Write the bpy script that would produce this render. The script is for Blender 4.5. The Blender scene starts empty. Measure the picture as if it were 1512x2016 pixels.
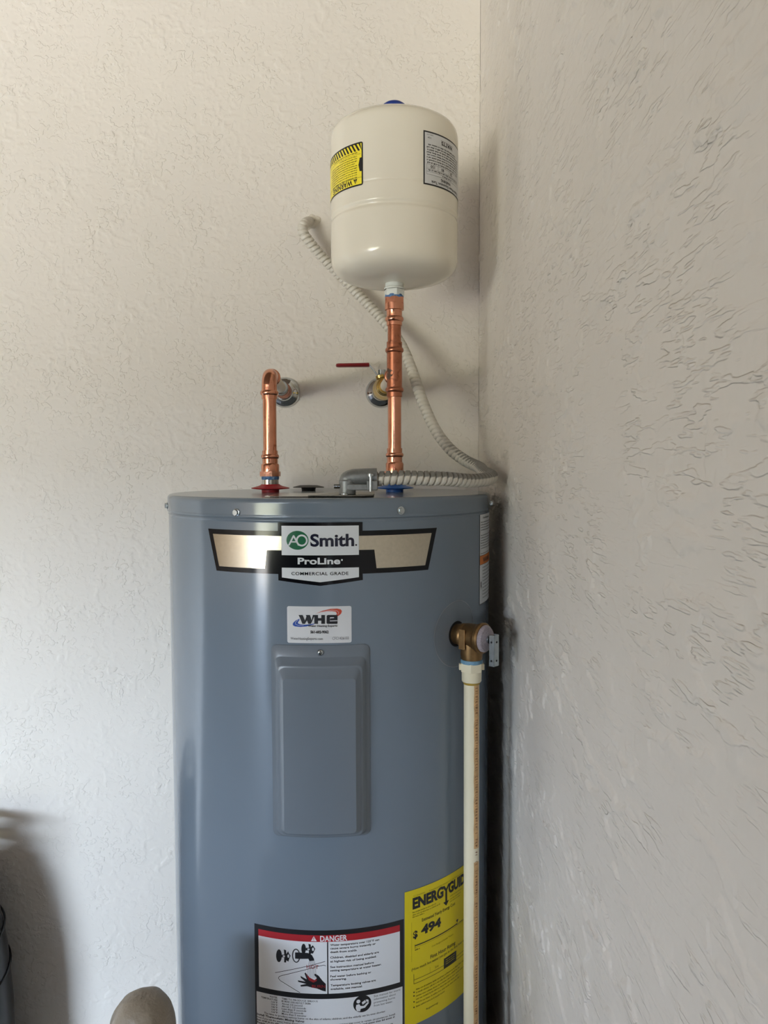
import bpy, bmesh, math, random
import numpy as np
from mathutils import Vector, Matrix
from mathutils.geometry import tessellate_polygon

random.seed(7)
C = bpy.context.scene.collection
PI = math.pi

# ------------------------------------------------------------------ camera
ZC = 1.55                                   # height of the phone above the garage floor
F = 1500.0                                  # focal length in pixels of the 1512x2016 frame
PITCH, ROLL = math.radians(3.28), math.radians(0.15)
_fw = Vector((0, math.cos(PITCH), -math.sin(PITCH)))
_up0 = Vector((0, math.sin(PITCH), math.cos(PITCH)))
_rt0 = Vector((1, 0, 0))
_rt = _rt0 * math.cos(ROLL) - _up0 * math.sin(ROLL)
_up = _rt0 * math.sin(ROLL) + _up0 * math.cos(ROLL)
cam_d = bpy.data.cameras.new('camera')
cam_d.sensor_fit = 'HORIZONTAL'
cam_d.sensor_width = 36.0
cam_d.lens = 36.0 * F / 1512.0
cam_d.clip_start = 0.01
cam = bpy.data.objects.new('camera', cam_d)
C.objects.link(cam)
M = Matrix((_rt, _up, -_fw)).transposed().to_4x4()
M.translation = (0, 0, ZC)
cam.matrix_world = M
bpy.context.scene.camera = cam

# ------------------------------------------------------------------ world: open daylight outside the garage door
W = bpy.data.worlds.new('world')
bpy.context.scene.world = W
W.use_nodes = True
nt = W.node_tree
nt.nodes.clear()
w_out = nt.nodes.new('ShaderNodeOutputWorld')
w_bg = nt.nodes.new('ShaderNodeBackground')
w_tc = nt.nodes.new('ShaderNodeTexCoord')
w_sep = nt.nodes.new('ShaderNodeSeparateXYZ')
w_map = nt.nodes.new('ShaderNodeMapRange')
w_map.inputs['From Min'].default_value = -1
w_map.inputs['From Max'].default_value = 1
w_rmp = nt.nodes.new('ShaderNodeValToRGB')
cr = w_rmp.color_ramp
cr.interpolation = 'LINEAR'
KG, KS = 0.95, 1.66                           # brightness of the sunlit ground and of the sky


def kcol(c, k):
    return (c[0] * k, c[1] * k, c[2] * k, 1)


DRIVE = (0.62, 0.59, 0.56)                # sunlit concrete driveway
cr.elements[0].position = 0.0
cr.elements[0].color = kcol(DRIVE, KG)
cr.elements[1].position = 0.44
cr.elements[1].color = kcol(DRIVE, KG)
for pos, col, k in ((0.455, (0.30, 0.305, 0.22), KG), (0.490, (0.24, 0.25, 0.18), KG),      # lawn
                    (0.498, (0.08, 0.09, 0.07), 1), (0.530, (0.10, 0.11, 0.09), 1),      # hedges and trees
                    (0.542, (0.92, 1.10, 1.34), KS), (0.62, (0.78, 1.0, 1.34), KS), (1.0, (0.40, 0.68, 1.25), KS)):
    e = cr.elements.new(pos)
    e.color = kcol(col, k)
w_noise = nt.nodes.new('ShaderNodeTexNoise')
w_noise.inputs['Scale'].default_value = 9.0
w_add = nt.nodes.new('ShaderNodeMath')
w_add.operation = 'MULTIPLY_ADD'
w_add.inputs[1].default_value = 0.02
nt.links.new(w_tc.outputs['Generated'], w_sep.inputs[0])
nt.links.new(w_sep.outputs['Z'], w_map.inputs['Value'])
nt.links.new(w_tc.outputs['Generated'], w_noise.inputs['Vector'])
nt.links.new(w_noise.outputs['Fac'], w_add.inputs[0])
nt.links.new(w_map.outputs['Result'], w_add.inputs[2])
w_sub = nt.nodes.new('ShaderNodeMath')
w_sub.operation = 'SUBTRACT'
w_sub.inputs[1].default_value = 0.01
nt.links.new(w_add.outputs[0], w_sub.inputs[0])
nt.links.new(w_sub.outputs[0], w_rmp.inputs['Fac'])
nt.links.new(w_rmp.outputs['Color'], w_bg.inputs['Color'])
nt.links.new(w_bg.outputs[0], w_out.inputs[0])
w_bg.inputs['Strength'].default_value = 46.0

# garage: opening of the roller door in the wall behind the photographer
XR, YB = 0.1935, 1.56                       # right wall, back wall (inner faces)
XL, YF, ZT = -8.0, -5.8, 2.75               # left wall, door wall, ceiling
OX0, OX1, OZ = -7.6, -0.6, 2.2            # door opening
pd = bpy.data.lights.new('garage_door_daylight', 'AREA')
pd.shape = 'RECTANGLE'
pd.size, pd.size_y = OX1 - OX0, OZ
pd.cycles.is_portal = True
po = bpy.data.objects.new('garage_door_daylight', pd)
C.objects.link(po)
po.location = ((OX0 + OX1) / 2, YF - 0.02, OZ / 2)
po.rotation_euler = (PI / 2, 0, 0)          # -Z of the lamp looks to +Y, into the garage

sc = bpy.context.scene
sc.view_settings.view_transform = 'Standard'
sc.view_settings.look = 'None'
sc.view_settings.gamma = 1.0
sc.view_settings.use_curve_mapping = False
sc.view_settings.exposure = 0.0
sc.cycles.max_bounces = 5
sc.cycles.diffuse_bounces = 4
sc.cycles.glossy_bounces = 3
sc.cycles.adaptive_threshold = 0.08
sc.cycles.use_denoising = True


# ------------------------------------------------------------------ helpers: pixels of the photograph to places
def ray(px, py):
    x, y = (px - 756.0) / F, (1008.0 - py) / F
    return _rt * x + _up * y + _fw


def at(px, py, Y):
    d = ray(px, py)
    d = d * (Y / d.y)
    return Vector((d.x, d.y, d.z + ZC))


HX, HY, HR = -0.0878, 1.265, 0.26           # axis and radius of the heater
TX, TY, TR = 0.0180, 1.265, 0.1030          # axis and radius of the expansion tank


def cyl(px, py, cx=HX, cy=HY, r=HR):
    d = ray(px, py)
    a = d.x * d.x + d.y * d.y
    b = -2 * (d.x * cx + d.y * cy)
    c = cx * cx + cy * cy - r * r
    D = max(b * b - 4 * a * c, 0)
    t = (-b - math.sqrt(D)) / (2 * a)
    q = d * t
    th = math.atan2(q.x - cx, -(q.y - cy))
    return th * r, q.z + ZC


# ------------------------------------------------------------------ helpers: materials
def lin(c):
    return tuple(((v / 255) / 12.92 if v / 255 <= 0.04045 else ((v / 255 + 0.055) / 1.055) ** 2.4) for v in c)


def mat(name, rgb, rough=0.5, metal=0.0, var=0.06, scale=30.0, bump=0.0, bscale=200.0, spec=0.5, coat=0.0,
        alpha=1.0, rvar=0.0, dark=None, dark_amt=0.0, dscale=20.0):
    m = bpy.data.materials.new(name)
    m.use_nodes = True
    t = m.node_tree
    b = t.nodes['Principled BSDF']
    b.inputs['Roughness'].default_value = rough
    b.inputs['Metallic'].default_value = metal
    b.inputs['Specular IOR Level'].default_value = spec
    b.inputs['Coat Weight'].default_value = coat
    b.inputs['Coat Roughness'].default_value = 0.06
    b.inputs['Alpha'].default_value = alpha
    tc = t.nodes.new('ShaderNodeTexCoord')
    n = t.nodes.new('ShaderNodeTexNoise')
    n.inputs['Scale'].default_value = scale
    n.inputs['Detail'].default_value = 4
    t.links.new(tc.outputs['Object'], n.inputs['Vector'])
    mr = t.nodes.new('ShaderNodeMapRange')
    mr.inputs['From Min'].default_value = 0.3
    mr.inputs['From Max'].default_value = 0.7
    mr.inputs['To Min'].default_value = 1 - var
    mr.inputs['To Max'].default_value = 1 + var
    t.links.new(n.outputs['Fac'], mr.inputs['Value'])
    mx = t.nodes.new('ShaderNodeVectorMath')
    mx.operation = 'SCALE'
    mx.inputs[0].default_value = lin(rgb)
    t.links.new(mr.outputs[0], mx.inputs['Scale'])
    col = mx.outputs[0]
    if dark is not None:
        n3 = t.nodes.new('ShaderNodeTexNoise')
        n3.inputs['Scale'].default_value = dscale
        n3.inputs['Detail'].default_value = 6
        n3.inputs['Distortion'].default_value = 0.5
        t.links.new(tc.outputs['Object'], n3.inputs['Vector'])
        m3 = t.nodes.new('ShaderNodeMapRange')
        m3.inputs['From Min'].default_value = 0.62 - dark_amt
        m3.inputs['From Max'].default_value = 0.74 - dark_amt
        t.links.new(n3.outputs['Fac'], m3.inputs['Value'])
        mix = t.nodes.new('ShaderNodeMix')
        mix.data_type = 'RGBA'
        t.links.new(m3.outputs[0], mix.inputs['Factor'])
        t.links.new(col, mix.inputs['A'])
        mix.inputs['B'].default_value = (*lin(dark), 1)
        col = mix.outputs['Result']
    t.links.new(col, b.inputs['Base Color'])
    if rvar:
        mr2 = t.nodes.new('ShaderNodeMapRange')
        mr2.inputs['To Min'].default_value = max(rough - rvar, 0.02)
        mr2.inputs['To Max'].default_value = rough + rvar
        t.links.new(n.outputs['Fac'], mr2.inputs['Value'])
        t.links.new(mr2.outputs[0], b.inputs['Roughness'])
    if bump:
        n2 = t.nodes.new('ShaderNodeTexNoise')
        n2.inputs['Scale'].default_value = bscale
        n2.inputs['Detail'].default_value = 3
        t.links.new(tc.outputs['Object'], n2.inputs['Vector'])
        bp = t.nodes.new('ShaderNodeBump')
        bp.inputs['Strength'].default_value = 1.0
        bp.inputs['Distance'].default_value = bump
        t.links.new(n2.outputs['Fac'], bp.inputs['Height'])
        t.links.new(bp.outputs[0], b.inputs['Normal'])
    return m


WALL = mat('painted_plaster', (225, 219, 210), 0.55, var=0.02, scale=3, spec=0.25, bump=0.00025, bscale=330)


def trowelled(name, scale, stretch, dist, lo, hi):
    """Painted plaster with the fine trowel ridges that are too small for the mesh, as relief."""
    m = mat(name, (225, 219, 210), 0.55, var=0.02, scale=3, spec=0.25)
    t = m.node_tree
    b = t.nodes['Principled BSDF']
    t.nodes['Noise Texture'].inputs['Detail'].default_value = 0
    tc = t.nodes.new('ShaderNodeTexCoord')
    mp = t.nodes.new('ShaderNodeMapping')
    mp.inputs['Scale'].default_value = (1.0, stretch, 1.0)
    t.links.new(tc.outputs['Object'], mp.inputs['Vector'])
    n1 = t.nodes.new('ShaderNodeTexNoise')
    n1.inputs['Scale'].default_value = scale
    n1.inputs['Detail'].default_value = 2.0
    n1.inputs['Roughness'].default_value = 0.62
    t.links.new(mp.outputs[0], n1.inputs['Vector'])
    r1 = t.nodes.new('ShaderNodeMapRange')
    r1.interpolation_type = 'SMOOTHSTEP'
    r1.inputs['From Min'].default_value = lo
    r1.inputs['From Max'].default_value = hi
    t.links.new(n1.outputs['Fac'], r1.inputs['Value'])
    n4 = t.nodes.new('ShaderNodeTexNoise')            # strokes come and go
    n4.inputs['Scale'].default_value = 14
    n4.inputs['Detail'].default_value = 0.0
    t.links.new(tc.outputs['Object'], n4.inputs['Vector'])
    r4 = t.nodes.new('ShaderNodeMapRange')
    r4.inputs['From Min'].default_value = 0.40
    r4.inputs['From Max'].default_value = 0.62
    r4.inputs['To Min'].default_value = 0.25
    t.links.new(n4.outputs['Fac'], r4.inputs['Value'])
    ml = t.nodes.new('ShaderNodeMath')
    ml.operation = 'MULTIPLY'
    t.links.new(r1.outputs[0], ml.inputs[0])
    t.links.new(r4.outputs[0], ml.inputs[1])
    bp = t.nodes.new('ShaderNodeBump')
    bp.inputs['Strength'].default_value = 1.0
    bp.inputs['Distance'].default_value = dist
    t.links.new(ml.outputs[0], bp.inputs['Height'])
    t.links.new(bp.outputs[0], b.inputs['Normal'])
    return m


WALL_R = trowelled('painted_trowelled_plaster', 118, 0.19, 0.0010, 0.52, 0.60)
WALL_B = trowelled('painted_knockdown_plaster', 64, 1.0, 0.0006, 0.52, 0.58)
CEIL = mat('bare_ceiling_board', (112, 98, 84), 0.8, var=0.02, bump=0.002, bscale=60)
CONC = mat('dark_sealed_floor', (88, 83, 77), 0.6, var=0.12, scale=4, bump=0.001, bscale=80)
BOARD = mat('wood_sheathing', (128, 108, 86), 0.7, var=0.15, scale=14)
GREY = mat('grey_enamel', (112, 124, 136), 0.15, var=0.015, scale=6, spec=0.55, coat=0.0)
COVERGREY = mat('grey_enamel_cover', (111, 120, 129), 0.25, var=0.015, scale=6, spec=0.5)
CREAM = mat('cream_enamel', (236, 230, 214), 0.14, var=0.012, scale=8, spec=0.5)
COPPER = mat('copper', (208, 147, 120), 0.2, 1.0, var=0.1, scale=60, rvar=0.1, dark=(160, 100, 78), dark_amt=0.0, dscale=70)
COPPER_D = mat('tarnished_copper', (176, 114, 88), 0.3, 1.0, var=0.15, scale=60, rvar=0.1, dark=(134, 86, 68), dark_amt=0.06, dscale=60)
SOLDER = mat('solder_stain', (98, 80, 70), 0.5, 0.7, var=0.25, scale=200)
BRASS = mat('yellow_brass', (208, 178, 104), 0.22, 1.0, var=0.08, scale=80)
BRONZE = mat('cast_bronze', (146, 114, 76), 0.38, 0.9, var=0.12, scale=160, bump=0.00008, bscale=900)
CHROME = mat('chrome', (200, 203, 205), 0.07, 1.0, var=0.05, scale=60)
STEEL = mat('zinc_plated_steel', (178, 186, 190), 0.25, 1.0, var=0.1, scale=150)
GALV = mat('galvanised_sheet', (190, 188, 180), 0.18, 1.0, var=0.08, scale=40)
GALV_D = mat('dull_galvanised_sheet', (120, 116, 106), 0.3, 1.0, var=0.15, scale=60)
CAST = mat('cast_zinc', (136, 139, 139), 0.42, 0.55, var=0.1, scale=200, bump=0.0002, bscale=900)
RED = mat('red_plastic', (176, 30, 40), 0.45, var=0.05)
BLUE = mat('blue_plastic', (36, 96, 176), 0.4, var=0.05)
BLUECAP = mat('dark_blue_plastic', (40, 66, 150), 0.4, var=0.05)
BLACKP = mat('black_plastic', (40, 39, 37), 0.5, var=0.1)
DARK = mat('dark_hole', (10, 10, 10), 0.9, var=0.1)
TAPE = mat('blue_thread_paste', (72, 118, 172), 0.5, var=0.5, scale=300, bump=0.0005, bscale=600, dark=(150, 180, 205), dark_amt=0.1, dscale=150)
TAPE2 = mat('pale_blue_thread_tape', (108, 148, 172), 0.5, var=0.15, scale=300, bump=0.0003, bscale=700)
WHITEFIT = mat('white_plastic_fitting', (222, 226, 222), 0.35, var=0.05, scale=100)
CPVC = mat('cream_cpvc', (228, 218, 188), 0.3, var=0.02, scale=12)
CPVC_W = mat('pale_cpvc', (214, 202, 186), 0.4, var=0.04, scale=30)
TAN = mat('tan_print_strip', (206, 164, 112), 0.4, var=0.2, scale=120)
BROWN = mat('brown_print', (126, 82, 44), 0.5, var=0.2, scale=120)
GRIP = mat('red_vinyl_grip', (128, 20, 30), 0.3, var=0.06)
GLUE = mat('amber_solvent_cement', (170, 140, 60), 0.25, var=0.1, scale=80)
FOIL = mat('brushed_foil', (205, 196, 178), 0.2, 1.0, var=0.05, scale=200)
INK = mat('black_ink', (14, 15, 20), 0.12, var=0.05, spec=0.3)
INKM = mat('black_print', (26, 27, 32), 0.4, var=0.05)
GREYINK = mat('grey_print', (92, 95, 100), 0.5, var=0.1)
NAVY = mat('navy_print', (16, 20, 44), 0.2, var=0.05)
LWHITE = mat('white_label_film', (214, 218, 220), 0.25, var=0.015, scale=20)
LWHITE2 = mat('white_label_paper', (222, 225, 228), 0.45, var=0.015, scale=20)
LSILVER = mat('silver_label_paper', (212, 213, 214), 0.35, var=0.02, scale=60)
LGREEN = mat('green_print', (20, 98, 62), 0.25, var=0.05)
LRED = mat('red_print', (172, 34, 44), 0.4, var=0.05)
LDRED = mat('dark_red_print', (140, 30, 36), 0.45, var=0.05)
LORANGE = mat('orange_print', (214, 118, 40), 0.4, var=0.05)
SWRED = mat('red_swoosh_print', (196, 72, 46), 0.3, var=0.05)
SWBLUE = mat('blue_swoosh_print', (38, 76, 160), 0.3, var=0.05)
LYELLOW = mat('yellow_label_paper', (226, 206, 20), 0.45, var=0.015, scale=20)
WYELLOW = mat('yellow_warning_film', (255, 236, 66), 0.3, var=0.015, scale=20)
OLIVE = mat('faded_print', (140, 126, 16), 0.5, var=0.1)
PURPLE = mat('printed_data_tag', (158, 148, 154), 0.4, var=0.3, scale=700)
CLEAR = mat('clear_film', (176, 180, 184), 0.3, var=0.02, alpha=0.12)
FILMEDGE = mat('film_edge', (150, 152, 154), 0.35, var=0.02)
CEMENT = mat('dusty_painted_cement', (146, 135, 119), 0.42, var=0.09, scale=40, bump=0.0012, bscale=160, dark=(112, 100, 88), dark_amt=-0.03, dscale=90)
BAGV = mat('black_vinyl', (30, 33, 37), 0.3, var=0.1, scale=20)
BAGP = mat('black_piping', (9, 9, 10), 0.35, var=0.1)
CAULK = mat('painted_caulk', (226, 219, 206), 0.6, var=0.03, scale=60, bump=0.002, bscale=220)


def conduit_mat():
    """Flexible metal conduit, brushed over with wall paint; bare zinc shows where the paint is worn or missing."""
    m = mat('painted_flexible_conduit', (214, 209, 198), 0.45, var=0.05, scale=60)
    t = m.node_tree
    b = t.nodes['Principled BSDF']
    paint = b.inputs['Base Color'].links[0].from_socket
    tc = t.nodes.new('ShaderNodeTexCoord')
    sep = t.nodes.new('ShaderNodeSeparateXYZ')
    t.links.new(tc.outputs['Object'], sep.inputs[0])
    geo = t.nodes.new('ShaderNodeNewGeometry')
    sn = t.nodes.new('ShaderNodeSeparateXYZ')
    t.links.new(tc.outputs['Normal'], sn.inputs[0])
    near = t.nodes.new('ShaderNodeMapRange')          # the run over the heater was only painted from the front
    near.inputs['From Min'].default_value = 1.42
    near.inputs['From Max'].default_value = 1.32
    t.links.new(sep.outputs['Y'], near.inputs['Value'])
    top = t.nodes.new('ShaderNodeMapRange')
    top.inputs['From Min'].default_value = 0.1
    top.inputs['From Max'].default_value = 0.5
    t.links.new(sn.outputs['Z'], top.inputs['Value'])
    mu = t.nodes.new('ShaderNodeMath')
    mu.operation = 'MULTIPLY'
    t.links.new(near.outputs[0], mu.inputs[0])
    t.links.new(top.outputs[0], mu.inputs[1])
    ns = t.nodes.new('ShaderNodeTexNoise')
    ns.inputs['Scale'].default_value = 55
    ns.inputs['Detail'].default_value = 3
    t.links.new(tc.outputs['Object'], ns.inputs['Vector'])
    ad = t.nodes.new('ShaderNodeMath')
    ad.operation = 'MULTIPLY_ADD'
    ad.inputs[1].default_value = 0.6
    t.links.new(ns.outputs['Fac'], ad.inputs[0])
    t.links.new(mu.outputs[0], ad.inputs[2])
    th = t.nodes.new('ShaderNodeMapRange')
    th.inputs['From Min'].default_value = 0.5
    th.inputs['From Max'].default_value = 0.85
    t.links.new(ad.outputs[0], th.inputs['Value'])
    mix = t.nodes.new('ShaderNodeMix')
    mix.data_type = 'RGBA'
    t.links.new(th.outputs[0], mix.inputs['Factor'])
    t.links.new(paint, mix.inputs['A'])
    mix.inputs['B'].default_value = (*lin((128, 126, 120)), 1)
    t.links.new(mix.outputs['Result'], b.inputs['Base Color'])
    return m


CONDUIT = conduit_mat()


# ------------------------------------------------------------------ helpers: meshes
class MB:
    def __init__(self):
        self.v, self.f, self.s = [], [], []

    def add(self, verts, faces, smooth=True):
        o = len(self.v)
        self.v += [tuple(p) for p in verts]
        self.f += [tuple(i + o for i in q) for q in faces]
        self.s += [smooth] * len(faces)
        return self

    def box(self, x0, x1, y0, y1, z0, z1):
        v = [(x, y, z) for x in (x0, x1) for y in (y0, y1) for z in (z0, z1)]
        f = [(0, 1, 3, 2), (4, 6, 7, 5), (0, 4, 5, 1), (2, 3, 7, 6), (0, 2, 6, 4), (1, 5, 7, 3)]
        return self.add(v, f, False)

    def lathe(self, prof, mtx=None, n=48, close=True, sx=1.0, sy=1.0, ph=0.0):
        """prof: list of (radius, height); revolved about local Z, placed by mtx."""
        mtx = mtx or Matrix()
        vs, fs = [], []
        rows = []
        for r, h in prof:
            if r < 1e-6:
                rows.append([len(vs)])
                vs.append(mtx @ Vector((0, 0, h)))
            else:
                rows.append(list(range(len(vs), len(vs) + n)))
                for i in range(n):
                    a = 2 * PI * i / n + ph
                    vs.append(mtx @ Vector((r * math.cos(a) * sx, r * math.sin(a) * sy, h)))
        for a, b in zip(rows, rows[1:]):
            if len(a) == 1 and len(b) == 1:
                continue
            for i in range(n):
                j = (i + 1) % n
                if len(a) == 1:
                    fs.append((a[0], b[j], b[i]))
                elif len(b) == 1:
                    fs.append((a[i], a[j], b[0]))
                else:
                    fs.append((a[i], a[j], b[j], b[i]))
        if close:
            if len(rows[0]) > 1:
                fs.append(tuple(reversed(rows[0])))
            if len(rows[-1]) > 1:
                fs.append(tuple(rows[-1]))
        return self.add(vs, fs)

    def tube(self, pts, rad, n=16, cap=True, rfun=None):
        pts = [Vector(p) for p in pts]
        tang = []
        for i in range(len(pts)):
            a, b = pts[max(i - 1, 0)], pts[min(i + 1, len(pts) - 1)]
            tang.append((b - a).normalized())
        up = Vector((0, 0, 1)) if abs(tang[0].z) < 0.9 else Vector((0, 1, 0))
        nrm = (up - tang[0] * up.dot(tang[0])).normalized()
        vs, fs = [], []
        s = 0.0
        for i, p in enumerate(pts):
            if i:
                nrm = (nrm - tang[i] * nrm.dot(tang[i])).normalized()
                s += (p - pts[i - 1]).length
            bn = tang[i].cross(nrm)
            for k in range(n):
                a = 2 * PI * k / n
                r = rfun(s, a) if rfun else (rad[i] if isinstance(rad, (list, tuple)) else rad)
                vs.append(p + nrm * (r * math.cos(a)) + bn * (r * math.sin(a)))
        for i in range(len(pts) - 1):
            for k in range(n):
                j = (k + 1) % n
                fs.append((i * n + k, i * n + j, (i + 1) * n + j, (i + 1) * n + k))
        if cap:
            fs.append(tuple(reversed(range(n))))
            fs.append(tuple(range((len(pts) - 1) * n, len(pts) * n)))
        return self.add(vs, fs)

    def prism(self, poly, h0, h1, mtx=None):
        """poly in local XY, extruded from h0 to h1 along local Z."""
        mtx = mtx or Matrix()
        n = len(poly)
        vs = [mtx @ Vector((x, y, h0)) for x, y in poly] + [mtx @ Vector((x, y, h1)) for x, y in poly]
        fs = [tuple(reversed(range(n))), tuple(range(n, 2 * n))]
        fs += [(i, (i + 1) % n, n + (i + 1) % n, n + i) for i in range(n)]
        return self.add(vs, fs, False)

    def mesh(self, name):
        me = bpy.data.meshes.new(name)
        me.from_pydata(self.v, [], self.f)
        me.polygons.foreach_set('use_smooth', self.s)
        bm = bmesh.new()
        bm.from_mesh(me)
        bmesh.ops.recalc_face_normals(bm, faces=bm.faces)
        bm.to_mesh(me)
        bm.free()
        me.update()
        return me

    def build(self, name, material, parent=None, bevel=0.0, angle=35):
        me = self.mesh(name)
        if any(self.s):
            me.set_sharp_from_angle(angle=math.radians(angle))
        o = bpy.data.objects.new(name, me)
        C.objects.link(o)
        me.materials.append(material)
        if bevel:
            bv = o.modifiers.new('bevel', 'BEVEL')
            bv.width = bevel
            bv.segments = 2
            bv.limit_method = 'ANGLE'
            bv.angle_limit = math.radians(40)
        if parent is not None:
            attach(o, parent)
        return o


def attach(o, parent):
    def world(q):
        return q.matrix_basis if q.parent is None else world(q.parent) @ q.matrix_parent_inverse @ q.matrix_basis
    o.parent = parent
    o.matrix_parent_inverse = world(parent).inverted()


def tag(o, label, cat, group=None):
    o['label'] = label
    o['category'] = cat
    if group:
        o['group'] = group
    return o


def thing(name, label, cat, loc, group=None):
    o = bpy.data.objects.new(name, None)
    o.empty_display_size = 0.05
    C.objects.link(o)
    o.location = loc
    o.matrix_basis = Matrix.Translation(loc)
    return tag(o, label, cat, group)


def struct(o):
    o['kind'] = 'structure'
    return o


def frame(origin, zdir, xdir=None):
    z = Vector(zdir).normalized()
    x = Vector(xdir) if xdir is not None else (Vector((1, 0, 0)) if abs(z.x) < 0.9 else Vector((0, 1, 0)))
    x = (x - z * x.dot(z)).normalized()
    y = z.cross(x)
    m = Matrix((x, y, z)).transposed().to_4x4()
    m.translation = Vector(origin)
    return m


def smooth_path(pts, step):
    """Catmull-Rom through pts, resampled at an even step."""
    P = [Vector(p) for p in pts]
    P = [P[0] * 2 - P[1]] + P + [P[-1] * 2 - P[-2]]
    out = []
    for i in range(1, len(P) - 2):
        a, b, c, d = P[i - 1], P[i], P[i + 1], P[i + 2]
        for k in range(24):
            t = k / 24
            out.append(0.5 * ((2 * b) + (c - a) * t + (2 * a - 5 * b + 4 * c - d) * t * t + (3 * b - a - 3 * c + d) * t ** 3))
    out.append(P[-2])
    res, acc = [out[0]], 0.0
    for a, b in zip(out, out[1:]):
        L = (b - a).length
        while acc + L >= step:
            f = (step - acc) / L
            a = a.lerp(b, f)
            res.append(a)
            L = (b - a).length
            acc = 0.0
        acc += L
    return res


def rrect(x0, y0, x1, y1, r, n=5):
    out = []
    for cx, cy, a0 in ((x1 - r, y1 - r, 0), (x0 + r, y1 - r, 90), (x0 + r, y0 + r, 180), (x1 - r, y0 + r, 270)):
        for k in range(n + 1):
            a = math.radians(a0 + 90 * k / n)
            out.append((cx + r * math.cos(a), cy + r * math.sin(a)))
    return out


def ell(cx, cy, rx, ry, n=28):
    return [(cx + rx * math.cos(2 * PI * k / n), cy + ry * math.sin(2 * PI * k / n)) for k in range(n)]


# ------------------------------------------------------------------ helpers: print and stickers wrapped on a cylinder
_tc = bpy.data.curves.new('type', 'FONT')
_to = bpy.data.objects.new('type', _tc)
_cache = {}


def glyphs(s, bold=0.0, res=2, shear=0.0, space=1.0):
    """Flat mesh of a line of type: list of (x, y), list of faces; cap height 1, starting at x = 0."""
    key = (s, bold, res, shear, space)
    if key in _cache:
        return _cache[key]
    def raw(txt, off):
        _tc.body = txt
        _tc.size = 1.0
        _tc.offset = off
        _tc.resolution_u = res
        _tc.shear = shear
        _tc.space_character = space
        _tc.fill_mode = 'FRONT'
        me = bpy.data.meshes.new_from_object(_to)
        vs = [(v.co.x, v.co.y) for v in me.vertices]
        fs = [tuple(p.vertices) for p in me.polygons]
        bpy.data.meshes.remove(me)
        return vs, fs
    hv, _ = raw('H', 0.0)
    cap = max(y for x, y in hv) - min(y for x, y in hv)
    vs, fs = raw(s, bold)
    x0 = min(x for x, y in vs)
    vs = [((x - x0) / cap, y / cap) for x, y in vs]
    _cache[key] = (vs, fs)
    return vs, fs


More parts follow.
